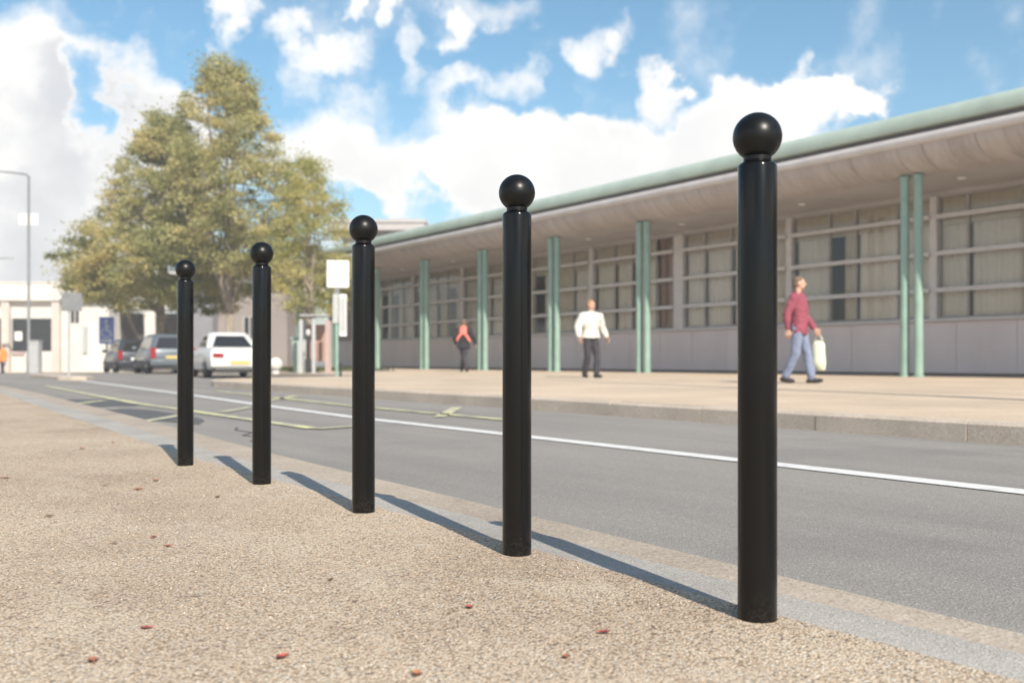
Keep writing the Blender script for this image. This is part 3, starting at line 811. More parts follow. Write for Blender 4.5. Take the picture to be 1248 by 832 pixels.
# ------------------------------------------------------------------ trees
def tree(u, d, name, label, prof, leafmat, trunk_h, trunk_r, nclump, nleaf, lsize, seed, lean=(0, 0), dens=1.0, group=None):
    rr = random.Random(seed); base = P(u, d); bz = gz(base.x, base.y) + (PAVE_Z if base.y < 52 else 0)
    t = thing(name, label, 'tree', (base.x, base.y, bz), 0, group)
    tr = MB(); H0 = prof[0][0]; H1 = prof[-1][0]
    def rad(h, az):
        r = lerp_pts([(a, b) for a, b in prof], h)
        return r * (0.86 + 0.38 * mnoise.noise(Vector((math.cos(az) * 1.4, math.sin(az) * 1.4, h * .33 + seed))))
    fork = Vector((lean[0] * .3, lean[1] * .3, trunk_h))
    tr.tube([(0, 0, -.15), (0, 0, .12), (fork.x * .25, fork.y * .25, trunk_h * .4), fork], [trunk_r * 1.55, trunk_r * 1.1, trunk_r * .92, trunk_r * .85], 12)
    # limbs
    limbs = []
    n = 8
    for i in range(n):
        az = 2 * math.pi * i / n + rr.uniform(-.3, .3); f = .25 + .7 * (i % 4) / 3.
        h = H0 + (H1 - H0) * (f * .85 + .05); r = rad(h, az) * rr.uniform(.35, .75) * (1.1 - f * .4)
        end = Vector((lean[0] * f + r * math.cos(az), lean[1] * f + r * math.sin(az), h))
        pts = []
        for k in range(7):
            q = k / 6; pnt = fork.lerp(end, q); pnt.z = fork.z + (end.z - fork.z) * (q ** .85)
            pnt += Vector((rr.uniform(-.18, .18), rr.uniform(-.18, .18), rr.uniform(-.12, .12))) * (1 if 0 < k < 6 else 0) * min(1, trunk_h / 2)
            pts.append(pnt)
        r0 = trunk_r * rr.uniform(.42, .6)
        tr.tube(pts, [r0 * (1 - .85 * k / 6) + .012 for k in range(7)], 8); limbs.append(pts)
    ldr = [fork, Vector((lean[0] * .6, lean[1] * .6, trunk_h + (H1 - trunk_h) * .5)), Vector((lean[0], lean[1], H1 - .5))]
    tr.tube(ldr, [trunk_r * .7, trunk_r * .35, .015], 8); limbs.append([ldr[0].lerp(ldr[1], k / 3) for k in range(4)] + [ldr[1].lerp(ldr[2], k / 3) for k in range(1, 4)])
    # clumps of leaves on twigs
    vs, fs = [], []
    cl = []
    tries = 0
    while len(cl) < nclump and tries < nclump * 30:
        tries += 1
        h = rr.uniform(H0, H1); az = rr.uniform(0, 6.283); rm = rad(h, az)
        if rr.random() > (rm / max(b for a, b in prof)) ** 1.2 + .12: continue
        q = rr.random() ** .42; f = (h - H0) / (H1 - H0)
        c = Vector((lean[0] * f + rm * q * math.cos(az), lean[1] * f + rm * q * math.sin(az), h + rr.uniform(-.2, .2)))
        if h < H0 + (H1 - H0) * .8 and mnoise.noise(c * .62 + Vector((seed, 0, 0))) < -.13 / dens: continue
        cl.append((c, q))
    for c, q in cl:
        best = min((p for l in limbs for p in l[1:]), key=lambda p: (p - c).length_squared)
        if rr.random() < .8:
            mid = best.lerp(c, .5) + Vector((rr.uniform(-.2, .2), rr.uniform(-.2, .2), rr.uniform(.0, .3)))
            tr.tube([best, mid, c], [.03, .02, .006], 4, cap=False)
        sr = rr.uniform(.26, .66); flat = rr.uniform(.35, .65)
        for _ in range(int(nleaf * rr.uniform(.6, 1.3))):
            g = Vector((rr.gauss(0, 1), rr.gauss(0, 1), rr.gauss(0, flat))) * sr * .55
            p = c + g; s_ = lsize * rr.uniform(.55, 1.25)
            ax = Vector((rr.gauss(0, 1), rr.gauss(0, 1), rr.gauss(0, .6) - .35)).normalized()
            nn = ax.cross(Vector((rr.gauss(0, 1), rr.gauss(0, 1), rr.gauss(0, 1)))).normalized()
            b = len(vs)
            vs += [p - ax * s_ * .5, p + nn * s_ * .3, p + ax * s_ * .55, p - nn * s_ * .3]
            fs.append((b, b + 1, b + 2, b + 3))
    tr.build('trunk', M['bark'], t, True)
    cr_ = MB(); cr_.add(vs, fs); cr_.build('crown', M[leafmat], t)
    return t
tree(196, 46, 'autumn_tree', 'broad olive-brown tree with wide spreading crown behind the dark parked cars',
     [(2.8, 2.8), (3.3, 5.0), (4.4, 5.6), (5.6, 4.8), (7.0, 3.8), (8.6, 2.6), (10.2, 1.6), (11.8, .6)], 'leaf_olive', 2.6, .27, 600, 165, .138, 4, (.1, .3), group='trees behind the parked cars')
tree(281, 41.5, 'autumn_tree', 'tallest tree, olive green with pointed top and forked trunk behind the white car',
     [(4.0, 1.6), (4.8, 2.9), (6.2, 3.2), (7.6, 3.0), (9.0, 2.5), (10.6, 2.0), (12.0, 1.4), (13.1, .7)], 'leaf_mid', 2.3, .20, 380, 155, .127, 9, (-.2, 0), .75, group='trees behind the parked cars')
tree(378, 38, 'autumn_tree', 'smallest tree, yellow-green, beside the end of the long building behind the bus stop',
     [(2.0, .8), (2.7, 1.8), (4.2, 2.05), (5.6, 1.7), (6.9, 1.1), (8.2, .3)], 'leaf_yellow', 2.0, .11, 190, 150, .105, 15, (-.1, 0), .8, group='trees behind the parked cars')

# ------------------------------------------------------------------ street furniture
def lamp(loc, h, arm, az, label, sign=False):
    t = thing('street_lamp', label, 'street lamp', loc, az, 'street lamps')
    p = MB(); p.tube([(0, 0, -.1), (0, 0, 1.2), (0, 0, 1.25), (0, 0, h)], [.13, .13, .095, .07], 14); p.build('pole', M['steel'], t, True, angle=40)
    a = MB(); a.tube([(0, 0, h - .05), (.15, 0, h + .1), (arm * .5, 0, h + .2), (arm, 0, h + .3)], [.06, .055, .05, .045], 10); a.build('arm', M['steel'], t, True, angle=40)
    l = MB(); l.ellipsoid((arm + .35, 0, h + .33), (.5, .16, .085)); l.build('lamp_head', M['greypaint'], t, True)
    g = MB(); g.ellipsoid((arm + .38, 0, h + .285), (.33, .12, .07)); g.build('lens', M['lens'], t, True)
    d_ = MB(); d_.box(.095, .115, -.06, .06, .5, .95); d_.build('access_door', M['greypaint'], t)
    if sign:
        s_ = MB(); s_.box(-.5, .62, -.16, -.06, h * .755, h * .755 + .68); s_.build('sign_box', M['whitepaint'], t, bevel=.03)
        b_ = MB(); b_.box(-.08, .08, -.06, .07, h * .77, h * .77 + .06); b_.box(-.08, .08, -.06, .07, h * .8, h * .8 + .06); b_.build('bracket', M['steel'], t)
    return t
lp = P(35, 59); lamp((lp.x, lp.y, gz(lp.x, lp.y)), 11.95, 1.9, R(180 - 34), 'tall grey street lamp with white sign box beside the low white building', True)
lp = P(-22, 92); lamp((lp.x, lp.y, -.45), 10.2, 2.0, R(-34 + 10), 'more distant street lamp reaching in from the left edge')
lamp((9.3, 4.4, PAVE_Z), 8.6, 1.4, R(180), 'grey street lamp on the far pavement in front of the long building')

# cabinet beside the lamp
cp = P(43.5, 57); t = thing('utility_cabinet', 'narrow grey utility cabinet at the foot of the tall street lamp', 'cabinet', (cp.x, cp.y, gz(cp.x, cp.y)), -HEAD)
e = MB(); e.box(-.27, .27, -.25, .25, .1, 2.0); e.build('body', M['greypaint'], t, bevel=.02)
e = MB(); e.box(-.31, .31, -.29, .29, 2.0, 2.07); e.build('lid', M['greypaint'], t, bevel=.015)
e = MB(); e.box(-.24, .24, -.275, -.251, .2, 1.92); e.build('door', M['greypaint'], t, bevel=.006)
e = MB(); e.box(-.3, .3, -.28, .28, -.1, .1); e.build('base', M['conc'], t)

# road sign seen from behind on the island
sp = P(84, 26.2); t = thing('road_sign', 'grey road sign seen from behind on a pole in the road', 'road sign', (sp.x, sp.y, .06), -HEAD + R(12))
e = MB(); e.tube([(0, 0, -.05), (0, 0, 2.25)], .036, 12); e.build('pole', M['greypaint'], t, True, angle=40)
e = MB(); e.box(-.17, .34, -.06, -.045, 1.72, 2.2); e.build('sign_plate', M['steel'], t, bevel=.004)
e = MB(); e.box(-.15, .32, -.045, -.037, 1.82, 1.86); e.box(-.15, .32, -.045, -.037, 2.05, 2.09); e.build('channel', M['steel'], t)

# blue parking sign
sp = P(130, 47.5); t = thing('parking_sign', 'blue disabled parking sign on a post behind the dark car', 'sign', (sp.x, sp.y, gz(sp.x, sp.y) + PAVE_Z), -HEAD + R(14))
bw, b0, b1 = .34, 1.35, 2.65
e = MB(); e.box(-.045, .045, .02, .1, -.1, b1 - .1); e.build('post', M['greypaint'], t)
e = MB(); e.box(-bw, bw, -.02, .018, b0, b1); e.build('sign_plate', M['blue'], t, bevel=.006)
s_ = MB(); cz = 2.02
s_.lathe([(.001, -.0), (.075, 0), (.075, .008), (.001, .008)], 20)
s_.v = [(x - .02, -.030 + z, y + cz + .42) for x, y, z in s_.v]
s_.bar((-.02, -.026, cz + .30), (.0, -.026, cz - .05), .01, .075); s_.bar((-.01, -.0262, cz + .16), (.15, -.0262, cz + .16), .01, .06)
s_.bar((.0, -.0264, cz - .03), (.16, -.0264, cz - .03), .01, .07); s_.bar((.15, -.0266, cz - .03), (.23, -.0266, cz - .30), .01, .07)
for k in range(14):
    a0, a1 = R(110 + k * 16), R(110 + (k + 1) * 16); rr_ = .21
    s_.bar((-.01 + rr_ * math.cos(a0), -.0268, cz - .14 + rr_ * math.sin(a0)), (-.01 + rr_ * math.cos(a1), -.0268, cz - .14 + rr_ * math.sin(a1)), .01, .05)
s_.build('emblem', M['whitepaint'], t)
e = MB(); e.box(-.24, .24, -.03, -.021, b0 + .10, b0 + .22); e.build('lower_strip', M['whitepaint'], t)

# bus stop: white flag, timetable cases, pole
sp = P(410.5, 24.5); t = thing('bus_stop', 'bus stop pole with square white flag and tall white timetable case', 'bus stop', (sp.x, sp.y, PAVE_Z), -HEAD + R(10))
e = MB(); e.tube([(0, 0, -.05), (0, 0, 2.86)], .038, 14); e.build('pole', M['green'], t, True, angle=40)
e = MB(); e.box(-.25, .30, -.045, .045, 2.18, 2.86); e.build('flag', M['whitepaint'], t, bevel=.03)
e = MB(); e.box(-.06, .06, -.05, .05, 2.02, 2.18); e.build('collar', M['steel'], t)
e = MB(); e.box(-.10, .04, -.075, -.04, 1.30, 2.02); e.build('side_panel', M['greypaint'], t, bevel=.008)
e = MB(); e.box(.06, .24, -.07, .05, .98, 2.02); cs = e.build('timetable_case', M['whitepaint'], t, bevel=.015)
e = MB(); e.box(.085, .215, -.078, -.071, 1.08, 1.94); e.build('window', M['greypaint'], cs)
# short dark post by the bus stop
sp = P(415, 23.2); e = MB(); e.lathe([(.03, -.05), (.03, .30), (.022, .33), (.005, .335)], 14); o = e.build('marker_post', M['trim'], None, True, angle=40); o.location = (sp.x, sp.y, PAVE_Z)
tag(o, 'short dark marker post in front of the bus stop', 'post')

# shelter-like frame of posts with rails, between tree and bus stop
sp = P(384, 30); t = thing('cycle_shelter', 'small grey and pink post-and-rail frame left of the bus stop', 'shelter', (sp.x, sp.y, PAVE_Z), -HEAD + R(6))
for i, (x, yy, h, m) in enumerate(((-.42, 0, 1.62, 'greypaint'), (-.05, .1, 1.72, 'greypaint'), (.36, 0, 1.62, 'pink'), (-.42, .9, 1.62, 'greypaint'), (.36, .9, 1.62, 'pink'))):
    e = MB(); e.box(x - .055, x + .055, yy - .05, yy + .05, -.05, h); e.build('post', M[m], t, bevel=.01)
e = MB(); e.box(-.47, .40, -.06, .96, 1.725, 1.77); e.build('top', M['greypaint'], t, bevel=.02)
e = MB(); e.box(-.36, .30, .88, .92, .35, 1.5); e.build('back_panel', M['brown'], t)
e = MB(); e.box(-.30, -.12, -.1, .12, 0, .42); e.box(-.25, -.17, -.04, .05, .42, 1.15); e.build('stand', M['trim'], t, bevel=.02)
e = MB(); e.ellipsoid((-.21, 0, 1.22), (.075, .075, .11)); e.build('stand_head', M['conc'], t, True)
# planter, green, at foot of column
sp = P(366, 31); t = thing('planter', 'pale green tapered planter box at the left of the post-and-rail frame', 'planter', (sp.x, sp.y, PAVE_Z), -HEAD)
e = MB(); e.loft([[(-.18 - k, -.18, z), (.18 + k, -.18, z), (.18 + k, .18, z), (-.18 - k, .18, z)] for k, z in ((0, 0), (.03, .7), (.05, 1.05))]); e.build('box', M['roofgreen'], t, bevel=.012)
e = MB(); e.box(-.27, .27, -.22, .22, 1.05, 1.10); e.build('rim', M['green'], t, bevel=.01)
# white stone ball
sp = P(336, 27.2); e = MB(); e.lathe([(.10, 0), (.11, .06), (.08, .09)], 24); e.ellipsoid((0, 0, .27), (.19, .19, .19), 28, 18)
o = e.build('stone_ball', M['render'], None, True, angle=40); o.location = (sp.x, sp.y, PAVE_Z); tag(o, 'white stone ball on the pavement corner by the white car', 'stone ball')

# ------------------------------------------------------------------ cars
def make_car(u, d, hdg, name, label, paint_m, L, W, H, style, plate, group='parked cars'):
    pos = P(u, d); t = thing(name, label, 'car', (pos.x, pos.y, gz(pos.x, pos.y) + ROAD_Z), -hdg, group)
    pm_ = M[paint_m]; hw = W / 2; wr = .31; ax_r, ax_f = -L * .30, L * .315; belt = H * (.655 if style == 'sedan' else .62)
    if style == 'sedan':
        secs = [(-L / 2, .36, belt - .14, .86), (-L / 2 + .05, .27, belt - .05, .94), (-L / 2 + .3, .22, belt - .01, .98), (-L * .27, .2, belt, 1), (0, .19, belt, 1), (L * .22, .2, belt - .02, 1),
                (L * .36, .21, belt - .11, .98), (L / 2 - .15, .23, belt - .2, .93), (L / 2 - .03, .3, belt - .27, .86), (L / 2, .36, belt - .33, .78)]
        cab = dict(b0=-L * .25, b1=L * .25, r0=-L * .12, r1=L * .09)
    else:
        secs = [(-L / 2, .40, belt - .10, .88), (-L / 2 + .04, .28, belt - .02, .95), (-L / 2 + .25, .22, belt, .99), (-L * .25, .2, belt, 1), (0, .19, belt, 1), (L * .22, .2, belt - .02, 1),
                (L * .36, .21, belt - .10, .97), (L / 2 - .15, .23, belt - .2, .92), (L / 2 - .03, .3, belt - .28, .84), (L / 2, .36, belt - .36, .75)]
        cab = dict(b0=-L / 2 + .06, b1=L * .27, r0=-L / 2 + .32, r1=L * .08)
    rings = []
    for (y, zl, zb, k) in secs:
        w_ = hw * k; zm = zl + (zb - zl) * .55
        half = [(.80, zl), (.95, zl + .05), (.985, zl + .16), (1.0, zm), (.985, zb - .12), (.95, zb - .035), (.86, zb), (.45, zb + .02)]
        rings.append([(w_ * a, y, z) for a, z in half] + [(-w_ * a, y, z) for a, z in half[::-1]])
    b = MB(); b.loft(rings); body = b.build('body', pm_, t, True, angle=35)
    # wheel arches cut out of the body
    ct = MB()
    for yy in (ax_r, ax_f):
        for s_ in (-1, 1):
            x0, x1 = (hw - .24, hw + .1) if s_ > 0 else (-hw - .1, -hw + .24)
            n = 28; ringa = [(x0, yy + (wr + .055) * math.cos(2 * math.pi * k / n), wr + (wr + .055) * math.sin(2 * math.pi * k / n)) for k in range(n)]
            ct.loft([ringa, [(x1, p[1], p[2]) for p in ringa]], True, 0)
    co = ct.build('arch_cutter', M['trim'], None)
    bmn = bmesh.new(); bmn.from_mesh(co.data); bmesh.ops.recalc_face_normals(bmn, faces=bmn.faces); bmn.to_mesh(co.data); bmn.free()
    bmn = bmesh.new(); bmn.from_mesh(body.data); bmesh.ops.recalc_face_normals(bmn, faces=bmn.faces); bmn.to_mesh(body.data); bmn.free()
    md = body.modifiers.new('arches', 'BOOLEAN'); md.operation = 'DIFFERENCE'; md.object = co; md.solver = 'EXACT'
    md.material_mode = 'TRANSFER' if hasattr(md, 'material_mode') else md.material_mode
    bake(body); bpy.data.objects.remove(co)
    # cabin
    wb, wt = hw * (.86 if style == 'sedan' else .90), hw * (.66 if style == 'sedan' else .72); z0, z1 = belt - .02, H
    def cring(q):
        y0 = cab['b0'] + (cab['r0'] - cab['b0']) * q; y1 = cab['b1'] + (cab['r1'] - cab['b1']) * q; w_ = wb + (wt - wb) * q ** 1.25; z = z0 + (z1 - .05 - z0) * q
        r = .10 + .06 * q
        return [(-w_, y0 + r, z), (-w_ + r, y0, z), (w_ - r, y0, z), (w_, y0 + r, z), (w_, y1 - r, z), (w_ - r, y1, z), (-w_ + r, y1, z), (-w_, y1 - r, z)]
    top = [(x * .9, (y - (cab['r0'] + cab['r1']) / 2) * .9 + (cab['r0'] + cab['r1']) / 2, z1) for x, y, z in cring(1)]
    c = MB(); c.loft([cring(0), cring(.5), cring(.9), cring(1), top]); c.build('cabin', pm_, t, True, angle=40)
    # glazing, each pane a few millimetres proud of the cabin
    def pane(name, pts, parent=t, m='darkglass', push=.006, th=.012):
        a = [Vector(p) for p in pts]; nn = (a[1] - a[0]).cross(a[3] - a[0]).normalized()
        cc = sum(a, Vector()) / 4
        if nn.dot(cc - Vector((0, (cab['b0'] + cab['b1']) / 2, z0 + .2))) < 0: nn = -nn
        o_ = [p + nn * push for p in a]; i_ = [p - nn * th for p in a]
        g = MB(); g.add(o_ + i_, [(0, 1, 2, 3), (7, 6, 5, 4), (0, 4, 5, 1), (1, 5, 6, 2), (2, 6, 7, 3), (3, 7, 4, 0)])
        bm_ = bmesh.new(); ob = g.build(name, M[m], parent); bm_.from_mesh(ob.data); bmesh.ops.recalc_face_normals(bm_, faces=bm_.faces); bm_.to_mesh(ob.data); bm_.free()
        return ob
    def cpt(side, ql, y_is, q):
        r = cring(q)
        return r
    q0, q1 = .10, .86
    A, B_ = cring(q0), cring(q1)
    def mixp(p, q, f): return tuple(p[i] + (q[i] - p[i]) * f for i in range(3))
    pane('rear_window', [mixp(A[1], A[2], .04), mixp(A[1], A[2], .96), mixp(B_[1], B_[2], .96), mixp(B_[1], B_[2], .04)])
    pane('windscreen', [mixp(A[5], A[6], .03), mixp(A[5], A[6], .97), mixp(B_[5], B_[6], .97), mixp(B_[5], B_[6], .03)])
    for (i, j) in ((0, 7), (3, 4)):
        for f0, f1 in ((.06, .47), (.51, .95)):
            pane('side_window', [mixp(A[i], A[j], f0), mixp(A[i], A[j], f1), mixp(B_[i], B_[j], f1), mixp(B_[i], B_[j], f0)])
    # wheels
    for yy in (ax_r, ax_f):
        for s_ in (-1, 1):
            x = s_ * (hw - .10)
            ty = MB(); n = 32
            prof = [(wr - .09, -.09), (wr - .03, -.1), (wr, -.075), (wr, .075), (wr - .03, .1), (wr - .09, .09)]
            ty.loft([[(x + dz, yy + r_ * math.cos(2 * math.pi * k / n), wr + r_ * math.sin(2 * math.pi * k / n)) for k in range(n)] for r_, dz in prof])
            wh = ty.build('wheel', M['tyre'], t, True, angle=40)
            rm = MB(); prof = [(wr - .085, .0), (wr - .09, .07), (.07, .075), (.06, .098), (.012, .10)]
            rm.loft([[(x + s_ * dz, yy + r_ * math.cos(2 * math.pi * k / n), wr + r_ * math.sin(2 * math.pi * k / n)) for k in range(n)] for r_, dz in prof])
            rm.build('rim', M['rim'], wh, True, angle=30)
    # rear details
    yr = -L / 2
    bmp = MB(); bmp.loft([[(x, yr + .10 - dy, z) for x, z in ((-hw * .93, .32), (hw * .93, .32), (hw * .93, .52), (-hw * .93, .52))] for dy in (0, .13)]); bmp.build('bumper', pm_ if style != 'estate' else M['trim'], t, bevel=.03)
    tz = belt - .22 if style == 'sedan' else belt - .10
    for s_ in (-1, 1):
        l_ = MB()
        if style == 'sedan': l_.box(s_ * hw * .52, s_ * hw * .86, yr - .02, yr + .05, tz - .075, tz + .055)
        else: l_.box(s_ * hw * .70, s_ * hw * .93, yr - .015, yr + .09, tz - .24, tz + .16)
        o_ = l_.build('tail_light', M['tail'], t); bm_ = bmesh.new(); bm_.from_mesh(o_.data); bmesh.ops.recalc_face_normals(bm_, faces=bm_.faces); bm_.to_mesh(o_.data); bm_.free()
        o_.modifiers.new('b', 'BEVEL').width = .015
        h_ = MB(); h_.ellipsoid((s_ * hw * .6, L / 2 - .06, belt - .38), (.17, .08, .08)); h_.build('headlight', M['lens'], t, True)
        mr = MB(); mr.ellipsoid((s_ * (hw + .08), cab['b1'] - .32, belt + .06), (.10, .06, .075)); mr.build('mirror', pm_, t, True)
        for yy in (-L * .07, L * .14):
            hd = MB(); x = s_ * (hw + .004); hd.box(x - .012, x + .012, yy - .2, yy - .08, belt - .15, belt - .125); hd.build('handle', pm_, t)
    pz = .60 if style == 'sedan' else .62
    pl = MB(); pl.box(-.26, .26, yr - .035 - (.0 if style != 'sedan' else .012), yr + .05, (.44 if style == 'sedan' else pz) - .055, (.44 if style == 'sedan' else pz) + .06); pl.build('number_plate', M[plate], t)
    if style != 'sedan':                                # dark trim strips standing in for shade low on the sides
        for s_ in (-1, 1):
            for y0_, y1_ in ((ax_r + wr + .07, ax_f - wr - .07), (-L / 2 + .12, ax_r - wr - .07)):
                x = s_ * (hw + .002); sk_ = MB(); sk_.box(x - .03, x + .012, y0_, y1_, .22, .50); sk_.build('side_shade_trim', M['trim'], t, bevel=.008)
    ex = MB(); ex.tube([(hw * .5, yr + .3, .22), (hw * .5, yr - .02, .21)], .03, 10); ex.build('exhaust', M['steel'], t, True)
    tr_ = MB(); tr_.box(-hw * .8, hw * .8, yr + .06, L / 2 - .2, .17, .26); tr_.build('underbody', M['trim'], t)
    return t
make_car(276, 29.6, R(8.5), 'parked_car', 'white saloon car with yellow number plate, nearest of the parked cars', 'car_white', 4.4, 1.70, 1.33, 'sedan', 'plate')
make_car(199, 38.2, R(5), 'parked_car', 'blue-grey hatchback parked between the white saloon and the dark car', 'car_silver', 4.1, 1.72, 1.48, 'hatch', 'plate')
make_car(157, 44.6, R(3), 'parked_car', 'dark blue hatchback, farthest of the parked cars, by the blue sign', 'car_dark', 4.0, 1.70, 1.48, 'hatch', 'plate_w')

# ------------------------------------------------------------------ people
def capsule(mb, a, b, ra, rb, n=14):
    a = Vector(a); b = Vector(b); d = (b - a)
    L = d.length; d = d.normalized() if L > 1e-6 else Vector((0, 0, 1))
    up = Vector((0, 0, 1)) if abs(d.z) < .9 else Vector((1, 0, 0))
    sx = d.cross(up).normalized(); sy = sx.cross(d)
    rings = []
    for t in (-80, -50, -25, 0): rings.append((a + d * ra * math.sin(R(t)), ra * math.cos(R(t))))
    for t in (0, 25, 50, 80): rings.append((b + d * rb * math.sin(R(t)), rb * math.cos(R(t))))
    mb.loft([[c + (sx * math.cos(2 * math.pi * k / n) + sy * math.sin(2 * math.pi * k / n)) * r for k in range(n)] for c, r in rings])
def chain(mb, pts, rads):
    for i in range(len(pts) - 1): capsule(mb, pts[i], pts[i + 1], rads[i], rads[i + 1])
def eloft(mb, secs, n=24, yaw=0):
    """elliptical sections: (centre, rx, ry)"""
    mb.loft([[(c[0] + rx * math.cos(2 * math.pi * k / n), c[1] + ry * math.sin(2 * math.pi * k / n), c[2]) for k in range(n)] for c, rx, ry in secs])
def remesh(mb, name, mats, parent, vox, pick=None, smooth=4):
    o = mb.build(name, mats, parent)
    bm_ = bmesh.new(); bm_.from_mesh(o.data); bmesh.ops.recalc_face_normals(bm_, faces=bm_.faces); bm_.to_mesh(o.data); bm_.free()
    r = o.modifiers.new('r', 'REMESH'); r.mode = 'VOXEL'; r.voxel_size = vox; r.use_smooth_shade = True
    s_ = o.modifiers.new('s', 'SMOOTH'); s_.iterations = smooth; s_.factor = .5
    bake(o)
    if pick:
        for p in o.data.polygons: p.material_index = pick(p.center)
    for p in o.data.polygons: p.use_smooth = True
    return o
def folds(o, amp, sc, seed):
    me = o.data; nn = [v.normal.copy() for v in me.vertices]
    for v, n_ in zip(me.vertices, nn):
        c = v.co; f = mnoise.noise(Vector((c.x * 9 * sc, c.y * 9 * sc, c.z * 5 * sc + c.x * 7 + seed))) + .5 * mnoise.noise(Vector((c.x * 20 * sc, c.y * 20 * sc + seed, c.z * 16 * sc)))
        v.co = c + n_ * f * amp
    me.update(); return o
def hand(mb, wr, elb, s, curl=.5):
    """palm, four fingers and a thumb hanging from the wrist along the forearm"""
    wr = Vector(wr); d = (wr - Vector(elb)).normalized()
    fw = Vector((0, 1, 0)) - d * d.y; fw.normalize(); out = d.cross(fw).normalized()
    pal = wr + d * .095
    for k in range(4):
        base = wr + d * .02 + fw * (.012 * (k - 1.5)); kn = pal + fw * (.021 * (k - 1.5))
        capsule(mb, base, kn, .017, .0125, 10)
        ln = (.062, .074, .070, .055)[3 - k]
        inn = -out * s
        p1 = kn + (d * (1 - curl * .4) + inn * curl).normalized() * ln * .55; p2 = p1 + (d * (1 - curl) + inn * curl * 1.4).normalized() * ln * .55
        chain(mb, [kn, p1, p2], [.011, .0098, .0085])
    th0 = wr + d * .03 + fw * .028; th1 = th0 + (d * .7 + fw * .8).normalized() * .04; th2 = th1 + (d + fw * .15 - out * s * .3).normalized() * .034
    chain(mb, [th0, th1, th2], [.015, .0125, .010])
def person(loc, rz, h, label, J, top, topmat, legmat, hairmat, head_turn=0.0, hair='short', group=None, extra=None, hem=.86, coat=False):
    """J: joint positions for a 1.75 m figure, x right, y forward, z up; symmetric joints as (left, right)"""
    k = h / 1.75; t = thing('person', label, 'person', loc, rz, group); t.scale = (k, k, k)
    sh, el, wrr, hp, kn, an, toe = (J[x] for x in ('sh', 'el', 'wr', 'hp', 'kn', 'an', 'toe'))
    b = MB()
    eloft(b, [((0, -.005, .87), .13, .09), ((0, -.005, .95), .165, .115), ((0, 0, 1.07), .14, .10), ((0, .005, 1.22), .16, .115), ((0, .0, 1.36), .175, .105), ((0, -.01, 1.44), .12, .075), ((0, -.012, 1.485), .06, .055)])
    capsule(b, (0, -.015, 1.42), (0, .0, 1.56), .062, .054)
    for i, s_ in ((0, -1), (1, 1)):
        chain(b, [(s_ * .10, -.005, 1.41), sh[i], el[i], wrr[i]], [.07, .06, .045, .029])
        hand(b, wrr[i], el[i], s_, .55)
        chain(b, [hp[i], kn[i], an[i]], [.085, .055, .037])
        chain(b, [an[i], (an[i][0], an[i][1] - .03, an[i][2] - .04), toe[i]], [.04, .04, .028])
    # head
    ct, sn = math.cos(head_turn), math.sin(head_turn)
    def hpnt(x, y, z): return (x * ct - y * sn, x * sn + y * ct + .012, z)
    hd = MB(); hd.ellipsoid((0, -.005, 1.655), (.074, .094, .098), 24, 16); hd.ellipsoid((0, .025, 1.60), (.058, .068, .068), 20, 12)
    capsule(hd, (0, .085, 1.655), (0, .106, 1.628), .011, .016, 10)
    capsule(hd, (-.03, .078, 1.673), (.03, .078, 1.673), .014, .014, 8)
    capsule(hd, (-.018, .083, 1.594), (.018, .083, 1.594), .010, .010, 8)
    for s_ in (-1, 1): hd.ellipsoid((s_ * .075, -.005, 1.64), (.012, .022, .034), 10, 8)
    hd.v = [hpnt(*v) for v in hd.v]; b.add(hd.v, hd.f)
    eyes = [Vector(hpnt(s_ * .030, .083, 1.657)) for s_ in (-1, 1)]; mouth = [Vector(hpnt(x, .092, 1.594)) for x in (-.014, 0, .014)]
    def pick(c):
        if min((c - e).length for e in eyes) < .011: return 1
        if min((c - e).length for e in mouth) < .011: return 2
        return 0
    remesh(b, 'body', [M['skin'], M['eye'], M['lip']], t, .0075, pick, 3)
    # hair
    hr = MB()
    if hair == 'hood': hr.ellipsoid((0, -.03, 1.655), (.098, .10, .12), 24, 16)
    else:
        hr.ellipsoid((0, -.022, 1.685), (.082, .094, .082), 24, 16)
        hr.ellipsoid((0, -.05, 1.635), (.072, .065, .085), 24, 14)
        if hair == 'long': hr.ellipsoid((0, -.065, 1.56), (.085, .05, .12), 20, 12)
    hr.v = [hpnt(*v) for v in hr.v]; remesh(hr, 'hair', M[hairmat], t, .009)
    # trousers
    tr_ = MB(); eloft(tr_, [((0, -.005, .84), .14, .10), ((0, -.005, .93), .178, .13), ((0, -.002, 1.03), .165, .118)])
    for i in (0, 1):
        a = Vector(an[i]); kk = Vector(kn[i]); cuff = a + (kk - a) * .06
        chain(tr_, [hp[i], kn[i], cuff], [.105, .076, .066])
    folds(remesh(tr_, 'trousers', M[legmat], t, .011), .012, 1.2, h * 10)
    # top
    tp = MB(); z0 = hem
    eloft(tp, [((0, -.002, z0), .185 if not coat else .235, .135 if not coat else .17), ((0, 0, z0 + .06), .195 if not coat else .225, .148 if not coat else .16), ((0, .005, 1.08), .182, .138), ((0, .012, 1.22), .195, .145), ((0, .004, 1.36), .20, .13), ((0, -.008, 1.445), .14, .095), ((0, -.01, 1.48), .075, .068)])
    for i, s_ in ((0, -1), (1, 1)):
        w_ = Vector(wrr[i]); e_ = Vector(el[i]); cuff = w_ + (e_ - w_) * .10
        chain(tp, [(s_ * .10, -.005, 1.40), sh[i], el[i], cuff], [.085, .082, .066, .047] if not coat else [.095, .098, .088, .062])
    capsule(tp, (0, -.012, 1.47), (0, -.008, 1.505), .066, .063)
    folds(remesh(tp, top, M[topmat], t, .011), .016, 1.0, h * 20)
